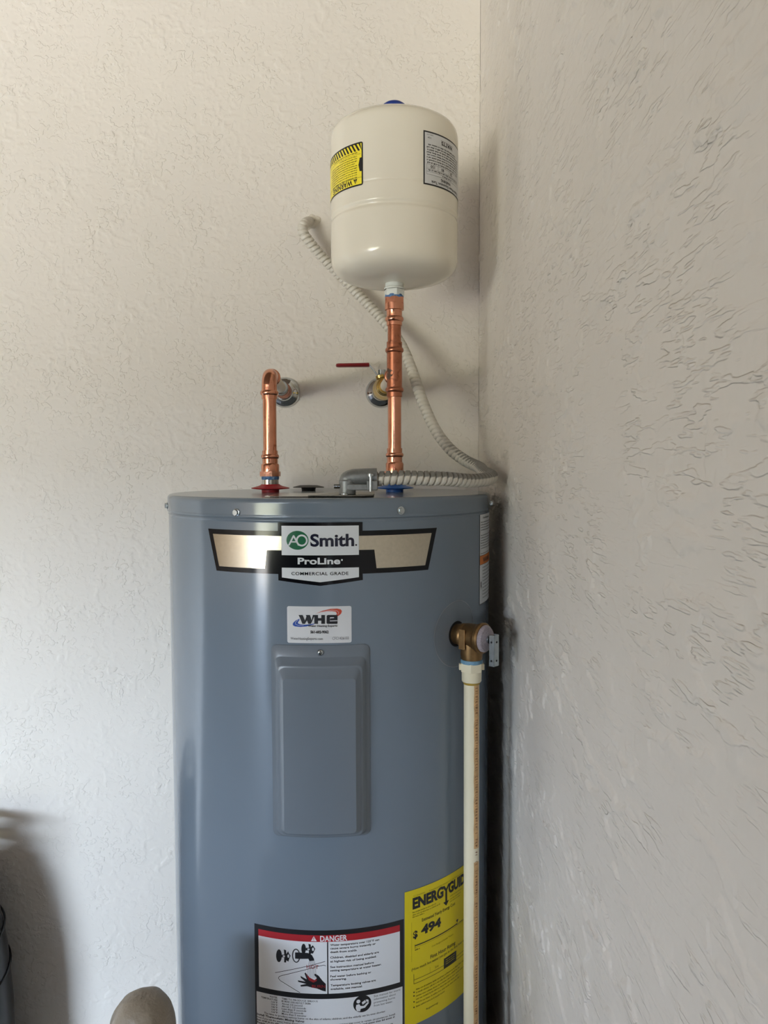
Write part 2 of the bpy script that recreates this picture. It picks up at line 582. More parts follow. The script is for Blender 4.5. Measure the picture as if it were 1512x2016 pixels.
class Sticker:
    """Layers of flat shapes in (u, v), u along the arc and v the height, wrapped on the cylinder (cx, cy, r)."""

    def __init__(self, cx, cy, r, lift=0.0003, rotated=None):
        self.cx, self.cy, self.r, self.lift = cx, cy, r, lift
        self.bm = {}
        self.rot = rotated           # (u0, v0): sticker fixed upside down, local (x, y) -> (u0 - x, v0 - y)

    def _uv(self, p):
        return (self.rot[0] - p[0], self.rot[1] - p[1]) if self.rot else p

    def shape(self, key, verts, faces, layer):
        b = self.bm.setdefault((key, layer), bmesh.new())
        vs = [b.verts.new((*self._uv(p), 0)) for p in verts]
        for q in faces:
            try:
                b.faces.new([vs[i] for i in q])
            except ValueError:
                pass

    def poly(self, key, pts, layer=0):
        tris = [tuple(range(len(pts)))] if len(pts) < 4 else tessellate_polygon([[Vector((p[0] * 100, p[1] * 100, 0)) for p in pts]])
        self.shape(key, pts, tris, layer)

    def rect(self, key, x0, y0, x1, y1, layer=1):
        self.poly(key, [(x0, y0), (x1, y0), (x1, y1), (x0, y1)], layer)

    def line(self, key, pts, w, layer=1, closed=False):
        pts = list(pts)
        if closed:
            pts.append(pts[0])
        for (ax, ay), (bx, by) in zip(pts, pts[1:]):
            L = math.hypot(bx - ax, by - ay) or 1e-9
            nx, ny = -(by - ay) / L * w / 2, (bx - ax) / L * w / 2
            self.poly(key, [(ax + nx, ay + ny), (ax - nx, ay - ny), (bx - nx, by - ny), (bx + nx, by + ny)], layer)

    def text(self, key, s, x, y, cap, width=None, align='l', bold=0.0, layer=2, shear=0.0, res=2, space=1.0):
        vs, fs = glyphs(s, bold, res, shear, space)
        w = max(p[0] for p in vs)
        k = (width / w) if width else cap
        W_ = w * k
        ox = x - (W_ if align == 'r' else W_ / 2 if align == 'c' else 0)
        self.shape(key, [(ox + p[0] * k, y + p[1] * cap) for p in vs], fs, layer)

    def words(self, key, x, y, h, width, layer=2, avg=2.6):
        """A line of fine print too small to read: word-long strokes."""
        px = x
        while px < x + width:
            for _ in range(random.randint(2, 8)):
                w = h * random.uniform(0.22, 0.5)
                if px + w > x + width:
                    return
                self.rect(key, px, y, px + w, y + h * random.choice((0.68, 0.72, 0.72, 1.0)), layer)
                px += w + h * 0.2
            px += h * 0.5

    def ring(self, key, cx, cy, rx, ry, w, layer=1, n=40):
        self.shape(key, [(cx + (rx + d) * math.cos(2 * PI * k / n), cy + (ry + d) * math.sin(2 * PI * k / n)) for d in (w / 2, -w / 2) for k in range(n)],
                   [(k, (k + 1) % n, n + (k + 1) % n, n + k) for k in range(n)], layer)

    def point(self, u, v, off):
        a = u / self.r
        return (self.cx + (self.r + off) * math.sin(a), self.cy - (self.r + off) * math.cos(a), v)

    def build(self, names, mats, base, parent, angle=None):
        """names: key -> object name; base key first becomes the part, other keys its children."""
        objs = {}
        order = [base] + [k for k in dict.fromkeys(k for k, _ in self.bm) if k != base]
        for key in order:
            mb = MB()
            for (k, layer), b in self.bm.items():
                if k != key:
                    continue
                bmesh.ops.triangulate(b, faces=b.faces[:])
                us = [v.co.x for v in b.verts]
                step = 0.006
                n0, n1 = math.floor(min(us) / step), math.ceil(max(us) / step)
                for i in range(n0 + 1, n1):
                    bmesh.ops.bisect_plane(b, geom=b.verts[:] + b.edges[:] + b.faces[:], plane_co=(i * step, 0, 0), plane_no=(1, 0, 0), dist=1e-7)
                b.verts.index_update()
                off = self.lift + layer * 0.00012
                vs = [self.point(v.co.x, v.co.y, off) for v in b.verts]
                fs = []
                for f in b.faces:
                    ids = [v.index for v in f.verts]
                    if f.normal.z < 0:
                        ids.reverse()
                    fs.append(tuple(ids))
                mb.add(vs, fs, False)
                b.free()
            me = bpy.data.meshes.new(names[key])
            me.from_pydata(mb.v, [], mb.f)
            me.polygons.foreach_set('use_smooth', [False] * len(mb.f))
            # normals of the cylinder, so the wrapped film reflects smoothly
            nr = []
            for p in mb.v:
                q = Vector((p[0] - self.cx, p[1] - self.cy, 0)).normalized()
                nr.append(q)
            me.polygons.foreach_set('use_smooth', [True] * len(mb.f))
            me.normals_split_custom_set_from_vertices(nr)
            me.materials.append(mats[key])
            o = bpy.data.objects.new(names[key], me)
            C.objects.link(o)
            attach(o, parent if key == base else objs[base])
            objs[key] = o
            if key != base and any(w in names[key] for w in ('print', 'lettering', 'line', 'field', 'swoosh', 'white_panel')) and names[base] != 'brand_badge' or 'lettering' in names[key]:
                o['kind'] = 'stuff'             # printing: nobody could pick the strokes apart
        return objs


# ================================================================== the garage shell
T = 0.12
_rs = np.random.RandomState(11)


def gnoise(u, v):
    """2-D gradient noise, about -0.7 to 0.7, for arrays of lattice coordinates."""
    N = 256
    ang = _rs.rand(N, N) * 2 * np.pi
    gx, gy = np.cos(ang), np.sin(ang)
    iu, iv = np.floor(u).astype(int), np.floor(v).astype(int)
    fu, fv = u - iu, v - iv
    su, sv = fu ** 3 * (fu * (fu * 6 - 15) + 10), fv ** 3 * (fv * (fv * 6 - 15) + 10)

    def g(a, b):
        i, j = (iu + a) % N, (iv + b) % N
        return gx[i, j] * (fu - a) + gy[i, j] * (fv - b)
    return (g(0, 0) * (1 - su) + g(1, 0) * su) * (1 - sv) + (g(0, 1) * (1 - su) + g(1, 1) * su) * sv


def sstep(x, a, b):
    t = np.clip((x - a) / (b - a), 0, 1)
    return t * t * (3 - 2 * t)


def knockdown(u, v, amp, k=1.0, su=1.0):
    """Height of a knockdown plaster coat: sprayed blobs flattened with a trowel, sharp at their edges.
    k scales the pattern, su < 1 draws it out along u (trowel strokes)."""
    du = 0.0055 * gnoise(u * 55, v * 55) + 0.0030 * gnoise(u * 125, v * 125)
    dv = 0.0055 * gnoise(u * 55, v * 55) + 0.0030 * gnoise(u * 125, v * 125)
    wu, wv = (u + du) * su, v + dv
    n1 = gnoise(wu * 36 * k, wv * 36 * k) + 0.35 * gnoise(wu * 80 * k, wv * 80 * k)
    n2 = gnoise(wu * 72 * k, wv * 72 * k) + 0.25 * gnoise(wu * 150 * k, wv * 150 * k)
    m1 = 0.10 + 0.90 * sstep(gnoise(u * 13 * su, v * 13), -0.20, 0.30)
    m2 = sstep(gnoise(u * 11, v * 11), -0.15, 0.30)
    h = m1 * sstep(n1, 0.07, 0.15) + 0.65 * m2 * sstep(n2, 0.13, 0.22)
    h += 0.20 * gnoise(u * 22 * su, v * 22) + 0.13 * gnoise(u * 170, v * 170) + 0.08 * gnoise(u * 85, v * 85)
    return amp * h


def plaster_wall(name, us, vs, place, amp, boxes, k=1.0, su=1.0, material=None):
    """One wall: a finely modelled plaster face where the camera looks, plain boxes beyond it."""
    U, V = np.meshgrid(us, vs, indexing='ij')
    h = knockdown(U, V, amp, k, su)
    edge = np.minimum.reduce([U - us.min(), us.max() - U, V - vs.min(), vs.max() - V])
    h = h * sstep(edge, 0.0, 0.012)
    co = place(U, V, h).reshape(-1, 3)
    nu, nv = len(us), len(vs)
    idx = np.arange(nu * nv).reshape(nu, nv)
    q = np.stack([idx[:-1, :-1], idx[1:, :-1], idx[1:, 1:], idx[:-1, 1:]], -1).reshape(-1, 4)
    # orientation: the face looks along the direction in which h grows
    p0, p1, p3 = co[q[0, 0]], co[q[0, 1]], co[q[0, 3]]
    out = (place(U[:1, :1], V[:1, :1], h[:1, :1] * 0 + 1.0) - place(U[:1, :1], V[:1, :1], h[:1, :1] * 0)).reshape(3)
    if np.dot(np.cross(p1 - p0, p3 - p0), out) < 0:
        q = q[:, ::-1]
    bx_ = MB()
    for b in boxes:
        bx_.box(*b)
    bm_ = bx_.mesh('boxes')
    bv = np.zeros(len(bm_.vertices) * 3)
    bm_.vertices.foreach_get('co', bv)
    bl = np.zeros(len(bm_.loops), dtype=np.int64)
    bm_.loops.foreach_get('vertex_index', bl)
    bpy.data.meshes.remove(bm_)
    allv = np.concatenate([co.reshape(-1), bv])
    loops = np.concatenate([q.reshape(-1), bl + nu * nv]).astype(np.int32)
    nf = len(loops) // 4
    me = bpy.data.meshes.new(name)
    me.vertices.add(len(allv) // 3)
    me.vertices.foreach_set('co', allv)
    me.loops.add(len(loops))
    me.loops.foreach_set('vertex_index', loops)
    me.polygons.add(nf)
    me.polygons.foreach_set('loop_start', np.arange(nf, dtype=np.int32) * 4)
    sm = np.ones(nf, dtype=bool)
    sm[len(q):] = False
    me.polygons.foreach_set('use_smooth', sm)
    me.update(calc_edges=True)
    me.materials.append(material or WALL)
    o = bpy.data.objects.new(name, me)
    C.objects.link(o)
    return struct(o)


PZ0 = 0.40                                   # the modelled faces start here
plaster_wall('wall_back', np.concatenate([np.arange(-1.7, -0.961, 0.0042), np.arange(-0.96, XR + 0.0015, 0.0021)]), np.arange(PZ0, 2.62, 0.0021),
             lambda u, v, h: np.stack([u, YB - h, v], -1), 0.0008,
             [(XL - T, XR + T, YB + 0.004, YB + T, 0, ZT), (XL - T, -1.699, YB, YB + 0.004, 0, ZT), (-1.699, XR, YB, YB + 0.004, 0, PZ0), (-1.699, XR, YB, YB + 0.004, 2.618, ZT)], k=1.3, material=WALL_B)
_ys = [0.30]
while _ys[-1] < YB:
    _ys.append(_ys[-1] + 0.0011 + 0.0013 * (_ys[-1] - 0.3))
plaster_wall('wall_right', np.array(_ys), np.arange(PZ0, 2.62, 0.0020),
             lambda u, v, h: np.stack([XR - h, u, v], -1), 0.0022,
             [(XR + 0.004, XR + T, YF, YB, 0, ZT), (XR, XR + 0.004, YF, 0.30, 0, ZT), (XR, XR + 0.004, 0.30, YB, 0, PZ0), (XR, XR + 0.004, 0.30, YB, 2.618, ZT)], k=1.15, su=0.42, material=WALL_R)
struct(MB().box(XL - T, XL, YF, YB, 0, ZT).build('wall_left', BOARD))
wf = MB()
wf.box(XL - T, OX0, YF - T, YF, 0, ZT)
wf.box(OX1, XR + T, YF - T, YF, 0, ZT)
wf.box(OX0, OX1, YF - T, YF, OZ, ZT)
struct(wf.build('wall_front', BOARD))
struct(MB().box(XL - T, XR + T, YF - T, YB + T, ZT, ZT + T).build('ceiling', CEIL))
struct(MB().box(XL - T, XR + T, YF - T, YB + T, -T, 0).build('floor', CONC))

# ================================================================== water heater
ZL = ZC - 0.0393                            # top of the lid
heater = thing('water_heater', 'tall grey cylindrical electric water heater standing in the corner', 'water heater', (HX, HY, 0))
HM = Matrix.Translation((HX, HY, 0))
MB().lathe([(0.0, 0.06), (HR, 0.06), (HR, 0.07), (HR, ZL - 0.0330), (HR, ZL - 0.0315), (HR + 0.0009, ZL - 0.0306), (HR + 0.0011, ZL - 0.0292), (HR, ZL - 0.0280), (HR, ZL - 0.012), (0, ZL - 0.012)],
           HM, 160).build('jacket', GREY, heater, angle=60)
base = MB().lathe([(0, 0.0), (HR - 0.03, 0.0), (HR - 0.03, 0.07), (0, 0.07)], HM, 64).build('base_ring', BLACKP, heater)
RL = HR + 0.0016
prof = [(HR - 0.001, ZL - 0.0262), (RL + 0.0002, ZL - 0.0264), (RL + 0.0009, ZL - 0.025), (RL, ZL - 0.0232), (RL, ZL - 0.0222), (RL, ZL - 0.0070), (RL, ZL - 0.006)]
for k in range(1, 7):
    a = PI / 2 * k / 6
    prof.append((RL - 0.006 + 0.006 * math.cos(a), ZL - 0.006 + 0.006 * math.sin(a)))
prof += [(RL - 0.008, ZL), (0, ZL)]
lid = MB().lathe(prof, HM, 160, close=False).build('lid', GREY, heater, angle=60)

scr = None
for px, py in ((467, 1009), (788, 1005), (333.5, 997), (963.5, 992)):
    u, z = cyl(px, py)
    th = u / HR
    if px < 340:
        th = math.radians(-75)
    if px > 960:
        th = math.radians(84)
    d = Vector((math.sin(th), -math.cos(th), 0))
    p = Vector((HX, HY, 0)) + d * RL + Vector((0, 0, z))
    s = MB()
    fr = frame(p, d, (0, 0, 1))
    s.lathe([(0, 0), (0.0056, 0), (0.0056, 0.0008), (0.005, 0.0012), (0, 0.0012)], fr, 20)
    s.prism([(0.004 * math.cos(PI / 3 * k), 0.004 * math.sin(PI / 3 * k)) for k in range(6)], 0.001, 0.0042, fr)
    s.build('lid_screw', STEEL, heater)


# ---- upper element access cover
def cover():
    def lp(px0, py0, px1, py1):
        u0, z0 = px0, py0
        return u0, z0, px1, py1
    zt, zb = ZC - 0.2355, ZC - 0.4985
    uc = 0.0018
    loops = [  # half width, top, bottom, corner radius, height above the jacket
        (0.0665, zt, zb, 0.008, 0.0002), (0.0665, zt, zb, 0.008, 0.0012), (0.0661, zt - 0.0004, zb + 0.0004, 0.0078, 0.0016),
        (0.0617, zt - 0.0155, zb + 0.0015, 0.0085, 0.0017), (0.0612, zt - 0.0165, zb + 0.002, 0.008, 0.0022),
        (0.0555, zt - 0.0252, zb + 0.0055, 0.008, 0.0105), (0.0545, zt - 0.0262, zb + 0.0063, 0.0075, 0.0112),
        (0.0525, zt - 0.0275, zb + 0.0075, 0.007, 0.0112), (0.0515, zt - 0.0285, zb + 0.008, 0.007, 0.0115),
        (0.0455, zt - 0.0398, zb + 0.0125, 0.005, 0.0192), (0.0447, zt - 0.0408, zb + 0.0135, 0.0045, 0.0197)]
    N = 6
    rings = []
    for hw, a, b, r, h in loops:
        pts = rrect(uc - hw, b, uc + hw, a, r, N)
        fine = []
        for i, p in enumerate(pts):
            q = pts[(i + 1) % len(pts)]
            fine.append(p)
            if (i + 1) % (N + 1) == 0:             # straight side: subdivide
                for k in range(1, 14):
                    fine.append((p[0] + (q[0] - p[0]) * k / 14, p[1] + (q[1] - p[1]) * k / 14))
        rings.append([(p[0], p[1], h) for p in fine])
    n = len(rings[0])
    def wrap(p):
        t = p[0] / HR
        r = HR + p[2]
        return (HX + r * math.sin(t), HY - r * math.cos(t), p[1])
    mb = MB()
    vs, fs = [], []
    for rg in rings:
        vs += [wrap(p) for p in rg]
    for i in range(len(rings) - 1):
        for k in range(n):
            j = (k + 1) % n
            fs.append((i * n + k, i * n + j, (i + 1) * n + j, (i + 1) * n + k))
    # centre panel: strips between the left and right halves of the inner ring
    last = rings[-1]
    b = bmesh.new()
    bv = [b.verts.new((p[0], p[1], 0)) for p in last]
    b.faces.new(bv)
    for i in range(-8, 9):
        bmesh.ops.bisect_plane(b, geom=b.verts[:] + b.edges[:] + b.faces[:], plane_co=(uc + i * 0.0055, 0, 0), plane_no=(1, 0, 0), dist=1e-6)
    b.verts.index_update()
    o = len(vs)
    vs += [wrap((v.co.x, v.co.y, last[0][2])) for v in b.verts]
    fs += [tuple(v.index + o for v in f.verts) for f in b.faces]
    b.free()
    mb.add(vs, fs)
    part = mb.build('access_cover', COVERGREY, heater, angle=50)
    u, z = cyl(631, 1284)
    t = u / HR
    d = Vector((math.sin(t), -math.cos(t), 0))
    p = Vector((HX, HY, z)) + d * (HR + 0.0016)
    fr = frame(p, d, (0, 0, 1))
    s = MB().lathe([(0, 0), (0.0044, 0), (0.0043, 0.001), (0.0034, 0.0021), (0.0018, 0.0027), (0, 0.0028)], fr, 24)
    sc_ = s.build('cover_screw', STEEL, part)
    MB().box(-0.0026, 0.0026, -0.0005, 0.0005, 0.0022, 0.0030).box(-0.0005, 0.0005, -0.0026, 0.0026, 0.0022, 0.0030)
    sl = MB()
    for ax in (0, 1):
        w, h = (0.0024, 0.00045) if ax else (0.00045, 0.0024)
        sl.prism([(-w, -h), (w, -h), (w, h), (-w, h)], 0.0020, 0.00275, fr)
    sl.build('screw_slot', DARK, part)


cover()


# ---- stickers: shapes are read off the photograph and laid on the curved jacket
def P(crop, X, Y):
    x0, y0, k = crop
    return cyl(x0 + X / k, y0 + Y / k)


MPP = 1.03 / F                               # metres per photograph pixel at the front of the jacket


def ptext(st, key, s, crop, X0, Y0, X1, capc, bold=0.0, layer=2, shear=0.0, res=2, depth=None, space=1.0, dy=0.0):
    u0, z0 = P(crop, X0, Y0)
    u1, _ = P(crop, X1, Y0)
    d = depth if depth else (HY - HR * math.cos(u0 / HR))
    st.text(key, s, u0, z0 + dy, capc / crop[2] * d / F, width=u1 - u0, bold=bold, layer=layer, shear=shear, res=res, space=space)


# brand badge -------------------------------------------------------
B = (400, 1010, 3.15)
st = Sticker(HX, HY, HR)
cu = 0.0029                                   # centre line of the badge


def bp_(x, z):
    return (cu + x, ZC + z)


hw = 0.0567
st.poly('k', [bp_(-0.1712, -0.0830), bp_(-hw, -0.0828), bp_(-hw, -0.0712), bp_(hw, -0.0712), bp_(hw, -0.0828), bp_(0.1712, -0.0830),
              bp_(0.1555, -0.1407), bp_(hw, -0.1404), bp_(hw, -0.1489), bp_(0, -0.1557), bp_(-hw, -0.1489), bp_(-hw, -0.1404), bp_(-0.1555, -0.1407)], 0)
for s in (-1, 1):
    st.poly('foil%d' % s, [bp_(s * 0.0518, -0.0896), bp_(s * 0.1615, -0.0898), bp_(s * 0.1502, -0.1340), bp_(s * 0.0758, -0.1337), bp_(s * 0.0728, -0.1086), bp_(s * 0.0518, -0.1084)], 1)
st.poly('white', [bp_(-0.0516, -0.0757), bp_(0.0516, -0.0757), bp_(0.0516, -0.1149), bp_(-0.0516, -0.1149)], 2)
st.poly('white2', [bp_(-0.0516, -0.1317), bp_(0.0516, -0.1317), bp_(0.0516, -0.1448), bp_(0, -0.1508), bp_(-0.0516, -0.1448)], 2)
gx, gz = P(B, 585, 169)
st.poly('green', ell(gx, gz, 0.0149, 0.0126, 40), 3)
u0, z0 = P(B, 526, 201)
st.text('letters', 'A', u0, z0, 0.0136, width=0.0162, bold=0.0, layer=4, res=6)
ox, oz = P(B, 612, 170)
ro, ri = 0.0079, 0.0056
n = 40
st.shape('letters', [(ox + r * math.cos(2 * PI * k / n), oz + r * math.sin(2 * PI * k / n)) for r in (ro, ri) for k in range(n)],
         [(k, (k + 1) % n, n + (k + 1) % n, n + k) for k in range(n)], 4)
ptext(st, 'navy', 'Smith', B, 665, 205, 936, 72, bold=0.03, layer=4, res=8)
dx, dz = P(B, 948, 198)
st.poly('navy', ell(dx, dz, 0.00125, 0.00125, 16), 4)
ptext(st, 'letters', 'ProLine', B, 587, 316, 850, 38, bold=0.03, layer=4, res=6)
dx, dz = P(B, 860, 291)
st.poly('letters', ell(dx, dz, 0.0012, 0.0012, 16), 4)
ptext(st, 'black', 'COMMERCIAL GRADE', B, 548, 384, 901, 19, bold=0.014, layer=4, res=4, space=1.1)
st.build({'k': 'brand_badge', 'foil-1': 'foil_panel', 'foil1': 'foil_panel', 'white': 'white_panel', 'white2': 'white_panel', 'green': 'green_oval', 'letters': 'white_lettering', 'navy': 'navy_lettering', 'black': 'black_lettering'},
         {'k': INK, 'foil-1': FOIL, 'foil1': FOIL, 'white': LWHITE, 'white2': LWHITE, 'green': LGREEN, 'letters': LWHITE, 'navy': NAVY, 'black': INK}, 'k', heater)

# installer's sticker ---------------------------------------------
Wc = (540, 1010, 7.753)
st = Sticker(HX, HY, HR)
u0, z0 = P(Wc, 195, 1420)
u1, z1 = P(Wc, 1180, 1975)
st.poly('w', rrect(u0, z1, u1, z0, 0.0025), 0)


def wp(*pts):
    return [P(Wc, a, b) for a, b in pts]


st.poly('red', wp((620, 1540), (740, 1490), (860, 1463), (960, 1458), (1015, 1470), (1033, 1497), (1020, 1535), (985, 1565), (945, 1585), (948, 1550), (955, 1530), (935, 1505), (880, 1497), (800, 1500), (700, 1518)), 1)
st.poly('blue', wp((385, 1610), (320, 1645), (285, 1680), (283, 1710), (315, 1730), (400, 1738), (490, 1730), (600, 1700), (640, 1680), (560, 1695), (470, 1705), (400, 1700), (365, 1685), (362, 1665), (385, 1635)), 1)
st.line('w2', wp((640, 1535), (760, 1500), (880, 1480), (955, 1490), (985, 1515), (970, 1550)), 0.0004, 2)
st.line('w2', wp((370, 1625), (325, 1665), (325, 1695), (370, 1715), (450, 1718)), 0.0004, 2)
st.poly('k', wp((370, 1555), (432, 1555), (470, 1640), (492, 1578), (482, 1555), (545, 1555), (570, 1640), (590, 1555), (612, 1555), (612, 1575), (560, 1690), (520, 1690), (500, 1635), (470, 1690), (430, 1690), (385, 1580)), 3)
st.poly('k', wp((612, 1555), (668, 1555), (668, 1602), (718, 1602), (718, 1555), (774, 1555), (774, 1690), (718, 1690), (718, 1642), (668, 1642), (668, 1690), (612, 1690)), 3)
st.poly('k', wp((800, 1568), (815, 1555), (965, 1555), (965, 1635), (850, 1640), (850, 1608), (912, 1602), (912, 1588), (856, 1588), (848, 1596), (848, 1652), (965, 1648), (965, 1684), (955, 1690), (812, 1690), (798, 1678)), 3)
ptext(st, 'k', 'Water Heating Experts', Wc, 515, 1735, 962, 30, bold=0.02, layer=3)
ptext(st, 'k', '561-602-9062', Wc, 553, 1834, 830, 40, bold=0.04, layer=3)
ptext(st, 'g', 'WaterHeatingExperts.com', Wc, 248, 1930, 740, 40, layer=3)
ptext(st, 'g', 'CFC1426133', Wc, 885, 1934, 1135, 44, layer=3)
st.build({'w': 'installer_sticker', 'red': 'red_swoosh', 'blue': 'blue_swoosh', 'w2': 'white_line', 'k': 'black_lettering', 'g': 'grey_lettering'},
         {'w': LSILVER, 'red': SWRED, 'blue': SWBLUE, 'w2': LSILVER, 'k': INKM, 'g': GREYINK}, 'w', heater)

# danger label ------------------------------------------------------
D = (480, 1790, 4.447)
st = Sticker(HX, HY, HR)


def dp(*pts):
    return [P(D, a, b) for a, b in pts]


uL, uR = -0.0955, 0.1178
z_top = ZC - 0.6292
iu0, iu1 = -0.0892, 0.1116
zr0, zr1 = P(D, 131, 171)[1], P(D, 131, 228)[1]
zw1 = ZC - 0.7188
zl0 = ZC - 0.7262
zbot = ZC - 0.845
st.rect('k', uL, zbot, uR, z_top, 0)
st.rect('red', iu0, zr1, iu1, zr0, 1)
st.rect('w', iu0, zw1, iu1, zr1, 1)
st.rect('w', uL + 0.0022, zbot + 0.004, uR - 0.0022, zl0, 1)
ud = P(D, 735, 480)[0]
st.rect('k', ud - 0.0008, zw1, ud + 0.0008, zr1, 2)
zd = (zr0 + zr1) / 2
ua = P(D, 613, 250)[0]
st.poly('w', [(ua - 0.004, zd - 0.0036), (ua + 0.004, zd - 0.0036), (ua, zd + 0.0036)], 2)
st.rect('red', ua - 0.0004, zd - 0.0010, ua + 0.0004, zd + 0.0018, 3)
st.rect('red', ua - 0.0004, zd - 0.0027, ua + 0.0004, zd - 0.0018, 3)
ud0, ud1 = P(D, 668, 250)[0], P(D, 905, 250)[0]
st.text('w', 'DANGER', ud0, zd - 0.0037, 0.0074, width=ud1 - ud0, bold=0.025, layer=2, res=4)
rows = [('Water temperature over 125°F can', 757, 320, 1185), ('cause severe burns instantly or', 757, 350, 1155), ('death from scalds.', 757, 382, 993),
        ('Children, disabled and elderly are', 757, 430, 1182), ('at highest risk of being scalded.', 757, 464, 1160),
        ('See instruction manual before', 757, 513, 1138), ('setting temperature at water heater.', 757, 543, 1205),
        ('Feel water before bathing or', 758, 594, 1115), ('showering.', 758, 622, 900),
        ('Temperature limiting valves are', 760, 673, 1155), ('available, see manual.', 760, 705, 1040)]
for s, X0, Y0, X1 in rows:
    ptext(st, 'ink', s, D, X0, Y0, X1, 18, bold=0.022, layer=2)
zrow = P(D, 333, 787)[1]
zst = (zrow - P(D, 333, 918)[1]) / 6
ul_, ur_ = P(D, 295, 800)[0], P(D, 333, 800)[0]
for i, (a_, b2) in enumerate((('WATER', 'TIME TO PRODUCE SERIOUS'), ('TEMPERATURE', 'BURNS ON ADULT SKIN'), ('160°F', 'About 1/2 second'), ('150°F', 'About 1 1/2 seconds'),
                              ('140°F', 'Less than 5 seconds'), ('130°F', 'About 30 seconds'), ('120°F', 'More than 5 minutes'))):
    X1 = (648, 583, 513, 543, 547, 520, 545)[i]
    st.text('ink', a_, ul_, zrow - i * zst, 0.0024, align='r', bold=0.012, layer=2, res=1, width=(0.0115, 0.0245, 0.0088, 0.0088, 0.0088, 0.0088, 0.0088)[i])
    st.text('ink', b2, ur_, zrow - i * zst, 0.0024, width=P(D, X1, 800)[0] - ur_, bold=0.012, layer=2, res=1)
zn = P(D, 180, 911)[1]
zn = min(zn, zrow - 6.95 * zst)
u0 = P(D, 180, 911)[0]
st.text('ink', 'The time to produce serious burns on the skin of infants, children, and the elderly can be even shorter.', u0, zn, 0.0025, width=P(D, 1240, 880)[0] - u0, bold=0.015, layer=2, res=1)
u0 = P(D, 118, 926)[0]
st.text('ink', 'Install Thermostatic Mixing Valves', u0, zn - 0.0043, 0.0030, width=P(D, 530, 960)[0] - u0, bold=0.028, layer=2, res=1)
st.text('ink', 'Even if you set the water heater thermostat to a low setting, higher temperatures may occur in certain circumstances. Install', u0, zn - 0.0082, 0.0025, width=P(D, 1322, 915)[0] - u0, bold=0.015, layer=2, res=1)
st.words('ink', u0, zn - 0.0120, 0.0025, 0.196, 2)
st.text('ink', 'Requir', u0, zn - 0.0160, 0.0030, width=0.0125, bold=0.028, layer=2, res=1)
st.words('ink', u0 + 0.014, zn - 0.0160, 0.0025, 0.15, 2)
for k in range(10):
    st.words('ink', uL + 0.006, zn - 0.0205 - k * 0.0045, 0.002, 0.19 - (k % 3) * 0.03, 2)
for s, X0, Y0, X1 in (('See manual for more', 1138, 768, 1368), ('information about', 1138, 796, 1330), ('preventing burns', 1138, 824, 1322), ('from hot water.', 1138, 852, 1303)):
    ptext(st, 'ink', s, D, X0, Y0, X1, 19, layer=2)
# book-and-reader symbol
cxm, czm = P(D, 1037, 825)
k_ = 1 / 4.447 * 1.04 / F
mx_ = k_ * 1.04


def icon(*pts):
    return [(cxm + (a - 1037) * mx_, czm - (b - 825) * k_ + (a - 1037) * k_ * 0.12) for a, b in pts]


st.poly('k', ell(cxm, czm, 78 * mx_, 78 * k_, 40), 2)
st.poly('w', ell(*icon((1003, 795))[0], 17 * mx_, 17 * k_, 20), 3)
st.poly('w', icon((985, 822), (1010, 820), (1022, 842), (1050, 848), (1085, 822), (1095, 832), (1060, 868), (1022, 868), (1018, 890), (990, 880), (980, 850)), 3)
st.poly('w', icon((1032, 812), (1060, 797), (1070, 818), (1040, 834)), 3)
st.poly('w', icon((1066, 795), (1088, 800), (1094, 822), (1074, 818)), 3)
# scald drawing
def valve(cx_, cy_, s_):
    st.poly('ink', dp(*ell(cx_, cy_, 25 * s_, 56 * s_, 24)), 2)
    st.poly('ink', dp((cx_ + 20, cy_ - 8), (cx_ + 48, cy_ - 10), (cx_ + 48, cy_ + 14), (cx_ + 20, cy_ + 14)), 2)
    q = cx_ + 50
    st.poly('ink', dp((q - 8, cy_ - 55 * s_), (q + 12, cy_ - 48 * s_), (q + 14, cy_ - 15), (q + 30, cy_ - 40 * s_), (q + 38, cy_ - 20), (q + 52, cy_), (q + 40, cy_ + 25),
                      (q + 32, cy_ + 52 * s_), (q + 14, cy_ + 40), (q + 12, cy_ + 60 * s_), (q - 5, cy_ + 58 * s_), (q - 4, cy_ + 15), (q - 4, cy_ - 15)), 2)
    st.rect('w', *dp((q - 16, cy_ + 9))[0], *dp((q + 2, cy_ - 2))[0], 3)
    st.poly('w', dp(*ell(q + 32, cy_ + 3, 9, 15, 14)), 3)


valve(309, 405, 1.0)
valve(524, 345, 0.8)
rc_, rz_ = P(D, 459, 405)
st.ring('ink', rc_, rz_, 0.0050, 0.0092, 0.0015, 2)
st.poly('ink', dp((450, 376), (475, 376), (560, 380), (596, 398), (614, 430), (618, 448), (575, 452), (566, 432), (475, 432), (450, 430)), 3)
st.line('ink', dp((275, 553), (400, 530), (550, 498), (712, 455)), 0.0007, 2)
st.line('ink', dp((718, 494), (700, 488), (640, 500), (450, 550), (335, 578), (310, 588), (304, 602), (320, 622), (400, 672), (492, 728)), 0.0007, 2)
for i in range(7):
    X = 572 + i * 8
    st.line('grey', dp((X, 452), (X - 6 + i * 2, 500), (X - 12 + i * 4, 560), (X - 14 + i * 5, 600)), 0.00035, 2)
ptext(st, 'dred', 'HOT', D, 550, 517, 655, 34, layer=3)
st.poly('ink', dp((718, 652), (718, 718), (690, 712), (640, 692), (590, 682), (555, 672), (500, 675), (496, 662), (548, 652), (478, 634), (474, 620), (540, 632), (500, 598), (497, 582), (552, 612), (532, 560), (540, 552), (580, 600), (625, 622), (640, 600), (615, 572), (625, 562), (655, 580), (690, 625)), 2)
st.poly('dred', dp((545, 560), (575, 595), (620, 618), (635, 605), (640, 625), (610, 640), (570, 620)), 3)
